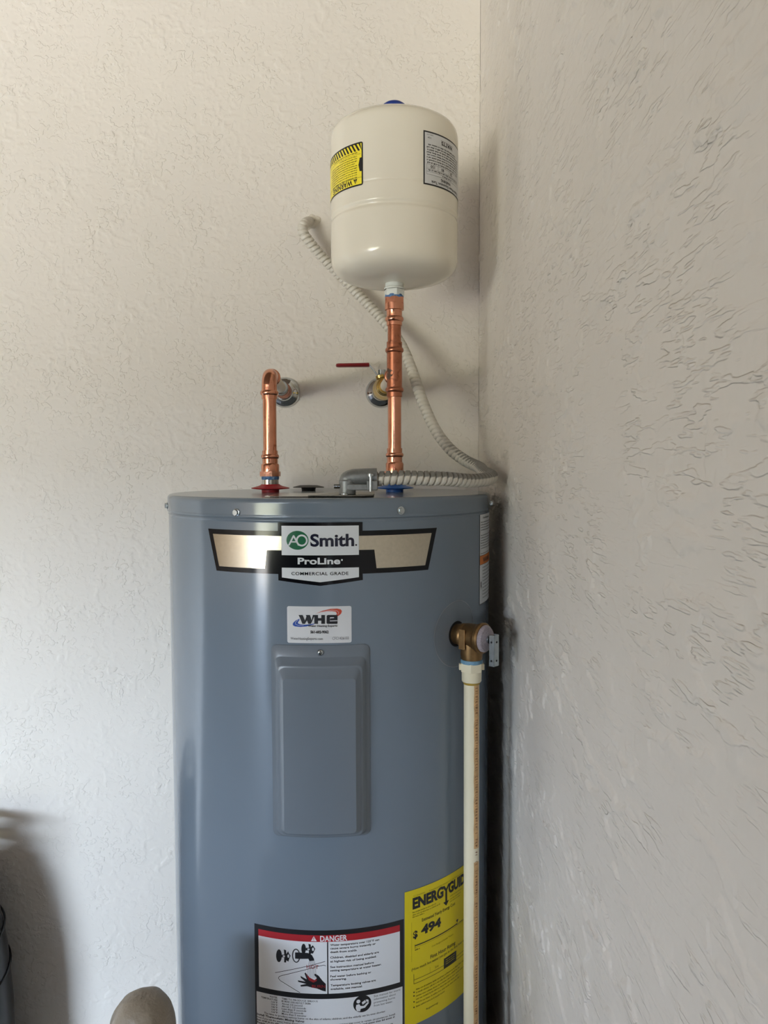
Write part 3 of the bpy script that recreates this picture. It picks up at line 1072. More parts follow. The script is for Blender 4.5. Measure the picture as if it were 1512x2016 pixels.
ptext(st, 'dred', 'BURN', D, 597, 684, 712, 26, bold=0.01, layer=4)
st.build({'k': 'danger_label', 'red': 'red_band', 'w': 'white_panel', 'ink': 'black_print', 'grey': 'grey_print', 'dred': 'dark_red_lettering'},
         {'k': INKM, 'red': LRED, 'w': LWHITE2, 'ink': INKM, 'grey': GREYINK, 'dred': LDRED}, 'k', heater)

# yellow energy label -----------------------------------------------
G = (780, 1680, 6.0)
st = Sticker(HX, HY, HR, lift=0.0007)
e0, e1 = 0.1190, 0.2520
ez1, ez0 = ZC - 0.5912, ZC - 0.7885
st.rect('y', e0, ez0, e1, ez1, 0)


def gp(*pts):
    return [P(G, a, b) for a, b in pts]


def gtext(key, s, X0, Y0, X1, cap, bold=0.0, layer=2, u1=None, res=2):
    u0, z0 = P(G, X0, Y0)
    uu = u1 if u1 else P(G, X1, Y0)[0]
    st.text(key, s, u0, z0, cap, width=uu - u0, bold=bold, layer=layer, res=res)


u_g0 = P(G, 190, 655)[0]
z_g = P(G, 190, 655)[1]
st.text('k', 'ENERG', u_g0, z_g, 0.0145, width=P(G, 553, 500)[0] - u_g0, bold=0.05, layer=2, res=4)
u_y0, u_y1 = P(G, 545, 470)[0], P(G, 625, 440)[0]
um = (u_y0 + u_y1) / 2
st.text('k', 'GUIDE', P(G, 606, 470)[0] + 0.0012, z_g, 0.0145, width=0.2465 - P(G, 606, 470)[0] - 0.0012, bold=0.05, layer=2, res=4)
st.poly('k', [(u_y0 - 0.001, z_g + 0.0146), (u_y0 + 0.0035, z_g + 0.0146), (um, z_g + 0.009), (u_y1 - 0.003, z_g + 0.0146), (u_y1 + 0.001, z_g + 0.0146), (um + 0.0019, z_g + 0.006), (um + 0.0019, z_g - 0.010),
               (um + 0.006, z_g - 0.010), (um, z_g - 0.0165), (um - 0.006, z_g - 0.010), (um - 0.0019, z_g - 0.010), (um - 0.0019, z_g + 0.006)], 2)
gtext('o', 'U.S. Government', 200, 512, 335, 0.0024)
gtext('o', 'Federal law prohibits removal of this label before consumer purchase.', 385, 448, 0, 0.0022, u1=0.246)
for Y in (705, 735, 760):
    u0, z0 = P(G, 190, Y)
    st.words('o', u0, z0, 0.0019, (0.042, 0.050, 0.020)[(705, 735, 760).index(Y)], 2)
for Y in (510, 545, 575):
    u0, z0 = P(G, 630, Y)
    st.words('o', u0, z0, 0.0016, 0.03 - (Y - 510) * 0.0001, 2)
gtext('k', 'Estimated Yearly Energy Cost', 300, 803, 690, 0.0046, bold=0.01)
gtext('k', '$', 196, 1004, 250, 0.0098, bold=0.035)
gtext('k', '494', 290, 958, 524, 0.0122, bold=0.045, res=4)
u0, z0 = P(G, 218, 1090)
u1 = P(G, 715, 835)[0]
st.rect('k', u0, z0 - 0.0007, u1, z0 + 0.0009, 2)
st.rect('o', u0, z0 - 0.0028, u1 + 0.02, z0 - 0.0024, 2)
st.rect('k', u0 - 0.0002, z0 - 0.004, u0 + 0.0003, z0 + 0.002, 2)
st.poly('k', [(u1 - 0.0028, z0 + 0.0065), (u1 + 0.0028, z0 + 0.0065), (u1, z0 + 0.0012)], 2)
st.words('k', u0, z0 - 0.007, 0.0022, 0.008, 2)
st.words('k', u1 - 0.001, z0 - 0.0015, 0.002, 0.02, 2)
gtext('o', 'Cost Range of Similar Models', 415, 1107, 668, 0.0026)
gtext('k', 'First Hour Rating', 400, 1243, 692, 0.0052, bold=0.012)
gtext('k', '(How much hot water you get in the first hour of use)', 178, 1390, 0, 0.0040, u1=0.2475)
u0, za = P(G, 203, 1495)
zb_ = P(G, 203, 1540)[1]
st.rect('k', u0, za - 0.0003, 0.247, za + 0.0003, 2)
st.rect('k', u0, zb_ - 0.0003, 0.247, zb_ + 0.0003, 2)
st.rect('k', u0, zb_, u0 + 0.0006, P(G, 203, 1425)[1], 2)
ul = P(G, 395, 1380)[0]
st.rect('o', ul, za, ul + 0.0003, za + 0.009, 2)
gtext('o', 'low', 455, 1355, 498, 0.0036)
ua, ub = P(G, 557, 1360)[0], P(G, 703, 1250)[0]
st.rect('k', ua, zb_, ub, za + 0.0098, 3)
for i in range(3):
    st.words('y2', ua + 0.004, za + 0.0060 - i * 0.0032, 0.0012, ub - ua - 0.008, 4, 2.0)
for i, Y in enumerate((1612, 1650, 1690, 1728, 1770, 1812)):
    u0, z0 = P(G, 232, Y)
    st.words('o', u0, z0, 0.0022, (0.10, 0.088, 0.105, 0.085, 0.09, 0.055)[i], 2)
for Y in (1637, 1680, 1750, 1815):
    st.poly('k', ell(*P(G, 206, Y), 0.0011, 0.0011, 10), 2)
gtext('k', 'ftc.gov/energy', 350, 1845, 490, 0.0026)
st.line('o', [(P(G, 178, 1300)[0], P(G, 178, 1280)[1]), (P(G, 178, 810)[0], P(G, 178, 815)[1])], 0.0003, 2)
st.build({'y': 'energy_label', 'k': 'black_print', 'o': 'fine_print', 'y2': 'yellow_fine_print'}, {'y': LYELLOW, 'k': INKM, 'o': OLIVE, 'y2': LYELLOW}, 'y', heater)

# instruction label on the wall side --------------------------------
st = Sticker(HX, HY, HR)
s0, s1 = 0.2868, 0.395
sz1, sz0 = ZC - 0.0690, ZC - 0.2085
st.rect('k', s0, sz0, s1, sz1, 0)
st.rect('w', s0 + 0.0012, sz0 + 0.0015, s1 - 0.0012, sz1 - 0.0015, 1)
zo1, zo0 = ZC - 0.1335, ZC - 0.1468
st.rect('k', s0 + 0.0012, zo0 - 0.0006, s1 - 0.0012, zo1 + 0.0006, 2)
st.rect('o', s0 + 0.0012, zo0, s1 - 0.0012, zo1, 3)
st.text('k', 'WARNING', s0 + 0.016, zo0 + 0.003, 0.0065, bold=0.03, layer=4)
st.words('k', s0 + 0.014, sz1 - 0.008, 0.003, 0.05, 2)
for i in range(13):
    if i in (4, 11):
        continue
    st.words('k', s0 + 0.005, sz1 - 0.014 - i * 0.0040, 0.0018, 0.095, 2)
st.rect('k', s0 + 0.0118, sz0 + 0.0015, s0 + 0.0122, zo0, 2)
st.poly('k', [(s0 + 0.004, ZC - 0.168), (s0 + 0.0055, ZC - 0.1745), (s0 + 0.0095, ZC - 0.172), (s0 + 0.0085, ZC - 0.177), (s0 + 0.0105, ZC - 0.186), (s0 + 0.007, ZC - 0.180), (s0 + 0.0035, ZC - 0.186), (s0 + 0.0045, ZC - 0.178)], 2)
for i in range(10):
    st.words('k', s0 + 0.015, zo0 - 0.006 - i * 0.0052, 0.0020, 0.08, 2)
st.build({'k': 'instruction_label', 'w': 'white_panel', 'o': 'orange_band'}, {'k': INKM, 'w': LWHITE2, 'o': LORANGE}, 'k', heater)

# clear film disc around the relief valve port ------------------------
st = Sticker(HX, HY, HR, lift=0.0002)
vu, vz = 0.2172, ZC - 0.2392
ring_n = 48
st.shape('c', [(vu + r * math.cos(2 * PI * k / ring_n) , vz + r * math.sin(2 * PI * k / ring_n)) for r in (0.0480, 0.0186) for k in range(ring_n)],
         [(k, (k + 1) % ring_n, ring_n + (k + 1) % ring_n, ring_n + k) for k in range(ring_n)], 0)
st.shape('d', ell(vu, vz, 0.0186, 0.0186, 40), [tuple(range(40))], 0)
st.ring('e', vu, vz, 0.0480, 0.0480, 0.0005, 1, 64)
st.build({'c': 'port_film', 'd': 'port_hole', 'e': 'film_rim'}, {'c': CLEAR, 'd': DARK, 'e': FILMEDGE}, 'c', heater)

# ---- on the lid: wiring cover plates, plugs, nipple collars
def lidpt(px, py):
    d = ray(px, py)
    t = (ZL - ZC) / d.z
    return Vector((d.x * t, d.y * t, ZL))


a = lidpt(519, 979.5)
b_ = lidpt(735, 979)
pl = MB()
yb_ = a.y + 0.135
xs = lidpt(622, 980).x
pl.prism([(a.x, a.y + 0.010), (a.x + 0.008, a.y + 0.001), (xs - 0.012, a.y - 0.002), (xs + 0.022, yb_), (a.x, yb_)], ZL + 0.0003, ZL + 0.0016)
pl.build('wiring_plate', GALV, heater, bevel=0.0003)
pl = MB()
pl.prism([(xs - 0.012, a.y - 0.0025), (b_.x - 0.012, b_.y - 0.004), (b_.x, b_.y + 0.010), (b_.x, yb_), (xs + 0.022, yb_)], ZL + 0.0014, ZL + 0.0030)
pl.build('wiring_cover', GALV_D, heater, bevel=0.0003)
s = MB()
p = lidpt(678, 979)
s.lathe([(0, 0.003), (0.0045, 0.003), (0.0042, 0.0052), (0, 0.0062)], Matrix.Translation((p.x, p.y + 0.008, ZL)), 20)
s.build('plate_screw', STEEL, heater)
p = at(607.5, 957.5, 1.36)
MB().lathe([(0.012, 0.0003), (0.013, 0.006), (0.0275, 0.0065), (0.0275, 0.0075), (0.016, 0.0105), (0, 0.011)], Matrix.Translation((p.x, p.y, ZL - 0.001)), 40).build('anode_plug', BLACKP, heater)
HOTX, COLDX, PY = -0.1884, 0.0178, 1.265
for x, m, nm in ((HOTX, RED, 'hot_port_collar'), (COLDX, BLUE, 'cold_port_collar')):
    MB().lathe([(0.0145, 0.0002), (0.0145, 0.0045), (0.031, 0.0062), (0.0315, 0.0075), (0.020, 0.0105), (0.0158, 0.0125), (0.0152, 0.0135), (0.0140, 0.0135)], Matrix.Translation((x, PY, ZL)), 56).build(nm, m, heater)

# ================================================================== copper pipework
def z_(py):                                  # height of a pixel row in the plane of the pipes
    return at(650, py, PY).z


def vert(x, prof):
    return MB().lathe([(r, z) for r, z in prof], Matrix.Translation((x, PY, 0)), 40)


def press_end(x, z0, zbead, z1, rp=0.0111, rs=0.0127, rb=0.0149, bw=0.0036):
    """press-fit socket with its bead, between heights z0 and z1 (bead at zbead)."""
    pr = [(rp, z0), (rs, z0)]
    s = 1 if z1 > z0 else -1
    for k in range(9):
        a_ = PI * k / 8
        pr.append((rs + (rb - rs) * math.sin(a_) + 0.0000, zbead - s * bw * math.cos(a_)))
    pr.append((rs, z1))
    return pr


hot = thing('hot_water_pipe', 'copper pipe rising from the red collar with an elbow turned to the wall', 'pipe', (HOTX, PY, ZL))
hx = HOTX
vert(hx, [(0.0, ZL + 0.0005), (0.0136, ZL + 0.0005), (0.0136, z_(938)), (0, z_(938))]).build('steel_nipple', GALV, hot)
vert(hx, [(0.0136, z_(944)), (0.0142, z_(943)), (0.0146, z_(940)), (0.0142, z_(936)), (0.012, z_(936))]).build('thread_paste', TAPE, hot)
fit = MB()
fit.prism([(0.0172 * math.cos(PI / 4 * k + 0.3), 0.0172 * math.sin(PI / 4 * k + 0.3)) for k in range(8)], z_(937.5), z_(928), Matrix.Translation((hx, PY, 0)))
fit.lathe([(0.0128, z_(929)), (0.0147, z_(928.5)), (0.0149, z_(916)), (0.0143, z_(914)), (0.0131, z_(912.5))] + press_end(hx, z_(912), z_(898.5), z_(887))[1:] + [(0.0111, z_(887))], Matrix.Translation((hx, PY, 0)), 40)
fit.build('press_adapter', COPPER, hot)
vert(hx, [(0.0111, z_(900)), (0.0111, z_(770))]).build('riser', COPPER, hot)
zb1 = z_(773.5)
el = MB()
el.lathe([(0.0111, z_(785.5)), (0.0127, z_(785.5)), (0.0127, zb1 - 0.0045)] + [(0.0127 + 0.0024 * math.sin(PI * k / 8), zb1 - 0.004 * math.cos(PI * k / 8)) for k in range(9)] + [(0.0125, z_(764)), (0.0122, z_(757))], Matrix.Translation((hx, PY, 0)), 40, close=False)
wl = at(561, 773, YB)                        # where the stub meets the wall
zc_ = wl.z
rb_ = 0.021
pth = [(hx, PY, z_(757))]
zel = zc_
dirw = Vector((wl.x - hx, wl.y - PY, 0)).normalized()
c0 = Vector((hx, PY, zel - rb_)) + dirw * rb_
pth = [(hx, PY, z_(758))]
for k in range(13):
    t = PI / 2 * k / 12
    pth.append(tuple(Vector((hx, PY, zel - rb_)) + dirw * (rb_ - rb_ * math.cos(t)) + Vector((0, 0, rb_ * math.sin(t)))))
pe = Vector(pth[-1]) + dirw * 0.012
pth.append(tuple(pe))
el.tube(pth, 0.0125, 32, cap=False)
def along(o, d):
    return frame(o, d, (0, 0, 1))
e_end = pe
el.lathe([(0.0125, 0), (0.0127, 0.002)] + [(0.0127 + 0.0024 * math.sin(PI * k / 8), 0.006 - 0.0036 * math.cos(PI * k / 8)) for k in range(9)] + [(0.0127, 0.017), (0.0111, 0.017)], along(pe, dirw), 40, close=False)
el.build('press_elbow', COPPER, hot)
Ltot = (wl - e_end).dot(dirw)
MB().lathe([(0.0108, 0.0), (0.0108, Ltot + 0.004)], along(e_end, dirw), 32).build('wall_stub', CPVC_W, hot)
MB().lathe([(0.0108, Ltot - 0.105), (0.0135, Ltot - 0.104), (0.0138, Ltot - 0.082), (0.0125, Ltot - 0.078), (0.0125, Ltot - 0.068), (0.0108, Ltot - 0.067)], along(e_end, dirw), 36).build('coupling', STEEL, hot)
cp = MB()
cp.lathe([(0.0110, Ltot - 0.072), (0.0140, Ltot - 0.071), (0.0140, Ltot - 0.055), (0.0160, Ltot - 0.052), (0.0160, Ltot - 0.040), (0.0140, Ltot - 0.037), (0.0140, Ltot - 0.012), (0.0110, Ltot - 0.010)], along(e_end, dirw), 40)
cp.build('copper_union', COPPER_D, hot)


def escutcheon(center, parent):
    fr = frame(center, (0, -1, 0), (1, 0, 0))
    pr = [(0.0312, 0.0), (0.0312, 0.0015), (0.0300, 0.0045), (0.0270, 0.0080), (0.0230, 0.0105), (0.0185, 0.0125), (0.0165, 0.0150), (0.0160, 0.0185), (0.0130, 0.0185)]
    pl_ = MB().lathe(pr, fr, 64, close=False).build('wall_plate', CHROME, parent, angle=50)
    return pl_


escutcheon(Vector((wl.x, YB, wl.z)), hot)

# ---- cold side
cold = thing('cold_water_pipe', 'copper riser with a tee, carrying the cream tank, above the blue collar', 'pipe', (COLDX, PY, ZL))
cx_ = COLDX
vert(cx_, [(0.0, ZL + 0.0005), (0.0136, ZL + 0.0005), (0.0136, z_(942)), (0, z_(942))]).build('steel_nipple', GALV, cold)
fit = MB()
fit.prism([(0.0172 * math.cos(PI / 4 * k + 0.1), 0.0172 * math.sin(PI / 4 * k + 0.1)) for k in range(8)], z_(940), z_(928), Matrix.Translation((cx_, PY, 0)))
fit.lathe([(0.0128, z_(929)), (0.0147, z_(928.5)), (0.0149, z_(914)), (0.0143, z_(912)), (0.0131, z_(910.5))] + press_end(cx_, z_(910), z_(896), z_(883))[1:] + [(0.0111, z_(883))], Matrix.Translation((cx_, PY, 0)), 40)
fit.build('press_adapter', COPPER, cold)
vert(cx_, [(0.0111, z_(900)), (0.0111, z_(768))]).build('riser', COPPER, cold)
tee = MB()
zb1, zb2 = z_(768), z_(690)
tee.lathe([(0.0111, z_(782.5)), (0.0127, z_(782)), (0.0127, zb1 - 0.0045)] + [(0.0127 + 0.0025 * math.sin(PI * k / 8), zb1 - 0.004 * math.cos(PI * k / 8)) for k in range(9)]
          + [(0.0126, z_(759)), (0.0126, z_(700)), (0.0127, zb2 - 0.0045)] + [(0.0127 + 0.0025 * math.sin(PI * k / 8), zb2 - 0.004 * math.cos(PI * k / 8)) for k in range(9)] + [(0.0127, z_(674)), (0.0111, z_(673.5))],
          Matrix.Translation((cx_, PY, 0)), 44, close=False)
wc = at(750, 773, YB)
zt_ = wc.z
dirc = Vector((wc.x - cx_ , wc.y - PY, 0)).normalized()
to = Vector((cx_, PY, zt_))
tee.lathe([(0.0126, 0.0), (0.0126, 0.018)] + [(0.0127 + 0.0025 * math.sin(PI * k / 8), 0.023 - 0.004 * math.cos(PI * k / 8)) for k in range(9)] + [(0.0127, 0.033), (0.0111, 0.0335)], along(to, dirc), 40, close=False)
tee.build('press_tee', COPPER_D, cold)
# heat stain on the left flank of the tee
st_b = MB()
vs, fs = [], []
nn = 20
for k in range(nn):
    a_ = 2 * PI * k / nn
    rr = 1 + 0.22 * math.sin(3 * a_ + 1) + 0.12 * math.sin(7 * a_)
    th = -0.75 + 0.55 * rr * math.cos(a_)
    vs.append((cx_ + 0.0128 * math.sin(th), PY - 0.0128 * math.cos(th), z_(737) + 0.0085 * rr * math.sin(a_)))
vs.append((cx_ + 0.0131 * math.sin(-0.75), PY - 0.0131 * math.cos(-0.75), z_(737)))
st_b.add(vs, [(k, (k + 1) % nn, nn) for k in range(nn)])
st_b.build('heat_stain', SOLDER, cold)
vert(cx_, [(0.0111, z_(690)), (0.0111, z_(628))]).build('upper_riser', COPPER_D, cold)
zb3 = z_(629)
fit = MB()
fit.lathe([(0.0111, z_(642)), (0.0127, z_(641.5)), (0.0127, zb3 - 0.0045)] + [(0.0127 + 0.0025 * math.sin(PI * k / 8), zb3 - 0.004 * math.cos(PI * k / 8)) for k in range(9)]
          + [(0.0127, z_(613)), (0.0131, z_(611.5)), (0.0156, z_(611)), (0.0156, z_(598))], Matrix.Translation((cx_, PY, 0)), 40, close=False)
fit.prism([(0.0172 * math.cos(PI / 3 * k + 0.52), 0.0172 * math.sin(PI / 3 * k + 0.52)) for k in range(6)], z_(598.5), z_(587), Matrix.Translation((cx_, PY, 0)))
fit.build('threaded_adapter', COPPER, cold)
vert(cx_, [(0.0120, z_(589)), (0.0150, z_(588)), (0.0155, z_(585)), (0.0150, z_(581.5)), (0.012, z_(581))]).build('thread_paste', TAPE, cold)
# stub from the tee back to the valve and the wall
Lc = (Vector((wc.x, wc.y, zt_)) - to).length
MB().lathe([(0.0108, 0.030), (0.0108, Lc + 0.004)], along(to, dirc), 32).build('wall_stub', CPVC_W, cold)
escutcheon(Vector((wc.x, YB, wc.z)), cold)

valve_o = thing('ball_valve', 'brass ball valve with a red lever handle behind the tee', 'valve', tuple(to + dirc * (Lc - 0.075)))
fr = along(to, dirc)
b0 = Lc - 0.125
MB().lathe([(0.0110, b0 - 0.004), (0.0145, b0 - 0.004), (0.0150, b0 + 0.004), (0.0163, b0 + 0.005), (0.0165, b0 + 0.012), (0.0175, b0 + 0.013), (0.0180, b0 + 0.024), (0.0190, b0 + 0.030), (0.0215, b0 + 0.040), (0.0215, b0 + 0.064), (0.0190, b0 + 0.072), (0.0175, b0 + 0.078), (0.0175, b0 + 0.098), (0.0110, b0 + 0.1)], fr, 40).build('valve_body', BRASS, valve_o)
vp = to + dirc * (b0 + 0.048)
sp_ = at(749, 742, vp.y)
sx_, sz_ = sp_.x, sp_.z
stem0 = vp + Vector((0, 0, 0.018))
tiltv = (Vector((sx_, vp.y, sz_)) - vp).normalized()
frs = frame(vp, tiltv, (1, 0, 0))
hs = (Vector((sx_, vp.y, sz_)) - vp).length
MB().lathe([(0.0085, 0.014), (0.0085, hs - 0.008), (0.0062, hs - 0.006), (0.0062, hs - 0.003), (0.0092, hs - 0.002), (0.0092, hs + 0.003), (0.004, hs + 0.003)], frs, 28).build('stem', BRASS, valve_o)
nut = MB()
nc = at(752, 733, vp.y)
nut.prism([(0.0075 * math.cos(PI / 3 * k), 0.0075 * math.sin(PI / 3 * k)) for k in range(6)], -0.004, 0.005, Matrix.Translation(nc))
nut.build('nut', STEEL, valve_o, bevel=0.0006)


def strap(pts, w, th):
    """flat bar following pts in the XZ plane, w deep along Y, th thick."""
    mb = MB()
    P_ = [Vector(q) for q in pts]
    vs, fs = [], []
    for i, q in enumerate(P_):
        a_, b2 = P_[max(i - 1, 0)], P_[min(i + 1, len(P_) - 1)]
        t = (b2 - a_).normalized()
        nrm = Vector((-t.z, 0, t.x))
        for sy in (-1, 1):
            for sn in (-1, 1):
                vs.append(q + Vector((0, sy * w / 2, 0)) + nrm * (sn * th / 2))
    for i in range(len(P_) - 1):
        o = i * 4
        for a_, b2 in ((0, 1), (1, 3), (3, 2), (2, 0)):
            fs.append((o + a_, o + b2, o + 4 + b2, o + 4 + a_))
    fs += [(0, 1, 3, 2), (len(vs) - 4, len(vs) - 2, len(vs) - 1, len(vs) - 3)]
    return mb.add(vs, fs, False)


h1, h2, h3, h4 = at(762, 738.0, vp.y), at(743, 738.5, vp.y), at(727, 718.5, vp.y), at(664, 719, vp.y)
strap([h1, h2, h3, h4], 0.013, 0.0026).build('lever', STEEL, valve_o, bevel=0.0006)
g0, g1 = at(727, 718.5, vp.y), at(660.5, 719.5, vp.y)
gm = MB()
ds = (g1 - g0).normalized()
gm.lathe([(0, 0), (0.0062, 0.0), (0.0066, 0.002), (0.0060, (g1 - g0).length - 0.006), (0.0052, (g1 - g0).length - 0.002), (0, (g1 - g0).length)], frame(g0, ds, (0, 1, 0)), 24, sx=1.35, sy=0.64)
gm.build('grip', GRIP, valve_o)

# ================================================================== expansion tank
tank = thing('expansion_tank', 'small cream expansion tank fixed upside down on top of the copper riser', 'tank', (TX, TY, z_(587)))
zr = ZC


def end_cap(z1, h):
    """Shoulder of the tank from its wall at height z1 to the pole at z1 + h."""
    return [(TR * math.cos(t) ** 0.6, z1 + h * math.sin(t) ** 0.6) for t in [PI / 2 * (k / 18) ** 1.25 for k in range(18)]] + [(0.0, z1 + h)]


pr = list(reversed(end_cap(0.3455, -0.0443))) + [(TR, 0.3520), (TR, 0.3720), (TR, 0.3890), (TR, 0.3905)]
for k in range(9):                           # rolled groove
    a_ = 2 * PI * k / 8
    pr.append((TR - 0.0013 * (1 - math.cos(a_)), 0.3920 + 0.0125 * k / 8))
pr += [(TR, 0.4052), (TR, 0.4062), (TR, 0.4295), (TR, 0.4305), (TR - 0.0007, 0.4312), (TR - 0.0007, 0.4325), (TR, 0.4332), (TR, 0.4342), (TR, 0.5120)] + end_cap(0.5190, 0.0362)
TM = Matrix.Translation((TX, TY, 0))
MB().lathe([(r, zr + z) for r, z in pr], TM, 128).build('shell', CREAM, tank, angle=60)
MB().lathe([(0.0, zr + 0.5545), (0.0205, zr + 0.5545), (0.0205, zr + 0.5790), (0.0187, zr + 0.5835), (0.014, zr + 0.5868), (0.006, zr + 0.5880), (0, zr + 0.5882)], TM, 40).build('valve_cap', BLUECAP, tank)
nb = MB()
nb.lathe([(0.0165, z_(571)), (0.0168, z_(570)), (0.0168, z_(567.5)), (0.0150, z_(566)), (0.0150, zr + 0.302)], TM, 40, close=False)
nb.prism([(0.0170 * math.cos(PI / 3 * k + 0.75), 0.0170 * math.sin(PI / 3 * k + 0.75)) for k in range(6)], z_(584), z_(571), TM)
nb.build('inlet_nipple', WHITEFIT, tank, bevel=0.0006)

# yellow warning sticker, upside down
def cylT(px, py):
    return cyl(px, py, TX, TY, TR)


yr, yt = cylT(714.5, 278)
yb2 = cylT(714.5, 364)[1]
Hh, Ww = yt - yb2, 0.105
st = Sticker(TX, TY, TR, rotated=(yr, yt))
st.poly('k', rrect(0, 0, Ww, Hh, 0.003), 0)
bd = 0.0022
st.rect('y', bd, bd, Ww - bd, Hh - bd, 1)
sy0, sy1 = bd, 0.0125
k = 0
x = bd - 0.004
while x < Ww - bd:                            # hazard stripes
    a0, a1 = max(x, bd), min(x + 0.0034, Ww - bd)
    q = [(x, sy1), (x + 0.0034, sy1), (x + 0.0034 + 0.0062, sy0), (x + 0.0062, sy0)]
    q = [(min(max(u, bd), Ww - bd), v) for u, v in q]
    st.poly('k', q, 2)
    x += 0.0068
st.words('k', 0.010, 0.0140, 0.0020, 0.060, 2)
st.rect('k', bd + 0.002, 0.0172, Ww - bd, 0.0175, 2)
for i in range(9):
    y0 = 0.0193 + i * 0.0034
    st.words('k', 0.0105 if i != 3 else 0.0145, y0, 0.0015, 0.07 if i else 0.04, 2)
st.text('k', 'ALL EXPANSION TANKS', 0.0105, 0.0500, 0.0023, layer=2, bold=0.02, res=1, width=0.034)
st.words('k', 0.047, 0.0500, 0.0023, 0.03, 2)
zl_ = Hh - 0.0128
st.rect('k', bd, zl_ + 0.0006, Ww - bd, zl_ + 0.0010, 2)
st.poly('k', [(0.0100, Hh - 0.0108), (0.0175, Hh - 0.0108), (0.01375, Hh - 0.0036)], 2)
st.rect('y', 0.0134, Hh - 0.0086, 0.0141, Hh - 0.0058, 3)
st.rect('y', 0.0134, Hh - 0.0102, 0.0141, Hh - 0.0093, 3)
st.text('k', 'WARNING', 0.0195, Hh - 0.0108, 0.0072, bold=0.03, layer=2, res=4, space=1.1)
st.poly('k', [(bd - 0.0005, 0.023), (bd + 0.0035, 0.0235), (bd + 0.0035, 0.025), (bd + 0.0055, 0.0335), (bd + 0.0035, 0.043), (bd - 0.0005, 0.0435)], 2)
st.build({'k': 'warning_sticker', 'y': 'yellow_field'}, {'k': INKM, 'y': WYELLOW}, 'k', tank)

# white rating label, upside down
wu, wt = cylT(833.5, 256)
wb = cylT(834.5, 362.5)[1]
Hh, Ww = wt - wb, 0.105
st = Sticker(TX, TY, TR, rotated=(wu + Ww, wt))
st.rect('k', 0, 0, Ww, Hh, 0)
bd = 0.0022
st.rect('w', bd, bd, Ww - bd, Hh - bd, 1)
xr_ = Ww - 0.0055
fy = lambda t: t * Hh
st.text('k', 'watts.com', xr_, fy(0.055), 0.0020, align='r', layer=2, res=1)
st.text('k', '1124', xr_ - 0.002, fy(0.105), 0.0022, align='r', layer=2, bold=0.02, res=1)
st.text('k', 'WATTS', Ww - 0.034, fy(0.115), 0.0052, align='r', bold=0.04, layer=2, res=3, width=0.030)
st.rect('k', Ww - 0.064, fy(0.100), Ww - 0.033, fy(0.106), 2)
for i in range(8):
    st.words('k', 0.018 if i else 0.03, fy(0.235 + 0.0475 * i), 0.0023, xr_ - (0.018 if i else 0.03), 2)
ty0, ty1, ty2, ty3 = fy(0.61), fy(0.693), fy(0.748), fy(0.80)
st.line('k', [(0.02, ty0), (xr_, ty0), (xr_, ty3), (0.02, ty3)], 0.0003, 2, True)
for yy in (ty1, ty2):
    st.rect('k', 0.02, yy - 0.00015, xr_, yy + 0.00015, 2)
for xx in (0.052, 0.078):
    st.rect('k', xx, ty0, xx + 0.0003, ty1, 2)
for xx, tx in ((0.0165, '150'), (0.037, '80'), (0.060, '20')):
    st.text('k', tx, Ww - xx, ty0 + 0.0011, 0.0042, align='c', bold=0.02, layer=2)
st.words('k', 0.022, ty1 + 0.0011, 0.0022, xr_ - 0.024, 2)
st.words('k', 0.045, ty2 + 0.0010, 0.0022, 0.024, 2)
st.text('k', 'WARNING', Ww - 0.033, fy(0.825), 0.0042, align='r', bold=0.03, layer=2, width=0.025)
st.text('k', 'Potable Water Expansion Tank', xr_ - 0.008, fy(0.903), 0.0040, align='r', bold=0.02, layer=2, width=0.075)
st.build({'k': 'rating_label', 'w': 'white_field'}, {'k': INKM, 'w': LSILVER}, 'k', tank)

# ================================================================== flexible conduit and its connector
CP = [(613, 437, 1.575), (606, 437, 1.545), (598, 443, 1.525), (596, 455, 1.518), (606, 472, 1.518), (630, 501, 1.525), (662, 534, 1.53), (706, 580, 1.53), (750, 626, 1.52), (786, 672, 1.50), (808, 720, 1.475),
      (830, 785, 1.44), (855, 842, 1.41), (884, 882, 1.385), (915, 906, 1.36), (943, 920, 1.32)]
pts = [at(*q) for q in CP]
zz = pts[-1].z
pts += [Vector((0.166, 1.265, zz - 0.008)), Vector((0.171, 1.215, zz - 0.014)), Vector((0.158, 1.165, zz - 0.018)), Vector((0.128, 1.125, zz - 0.020))]
pts += [at(880, 943, 1.092), at(830, 941.5, 1.075), at(785, 940.5, 1.068), at(738, 943, 1.066)]
path = smooth_path(pts, 0.0009)
RC, PITCHC = 0.0104, 0.0090


def crug(s, a):
    t = (s / PITCHC + a / (2 * PI)) % 1.0
    w = abs(2 * t - 1)                       # 0 in the middle of a rib, 1 in the groove
    return RC - 0.0036 * max(0.0, min(1.0, (w - 0.66) / 0.22))


cond = thing('flexible_conduit', 'grey-white flexible metal conduit looping from the wall to the heater top', 'conduit', tuple(path[-1]))
MB().tube(path, RC, 20, True, crug).build('corrugated_sheath', CONDUIT, cond, angle=70)
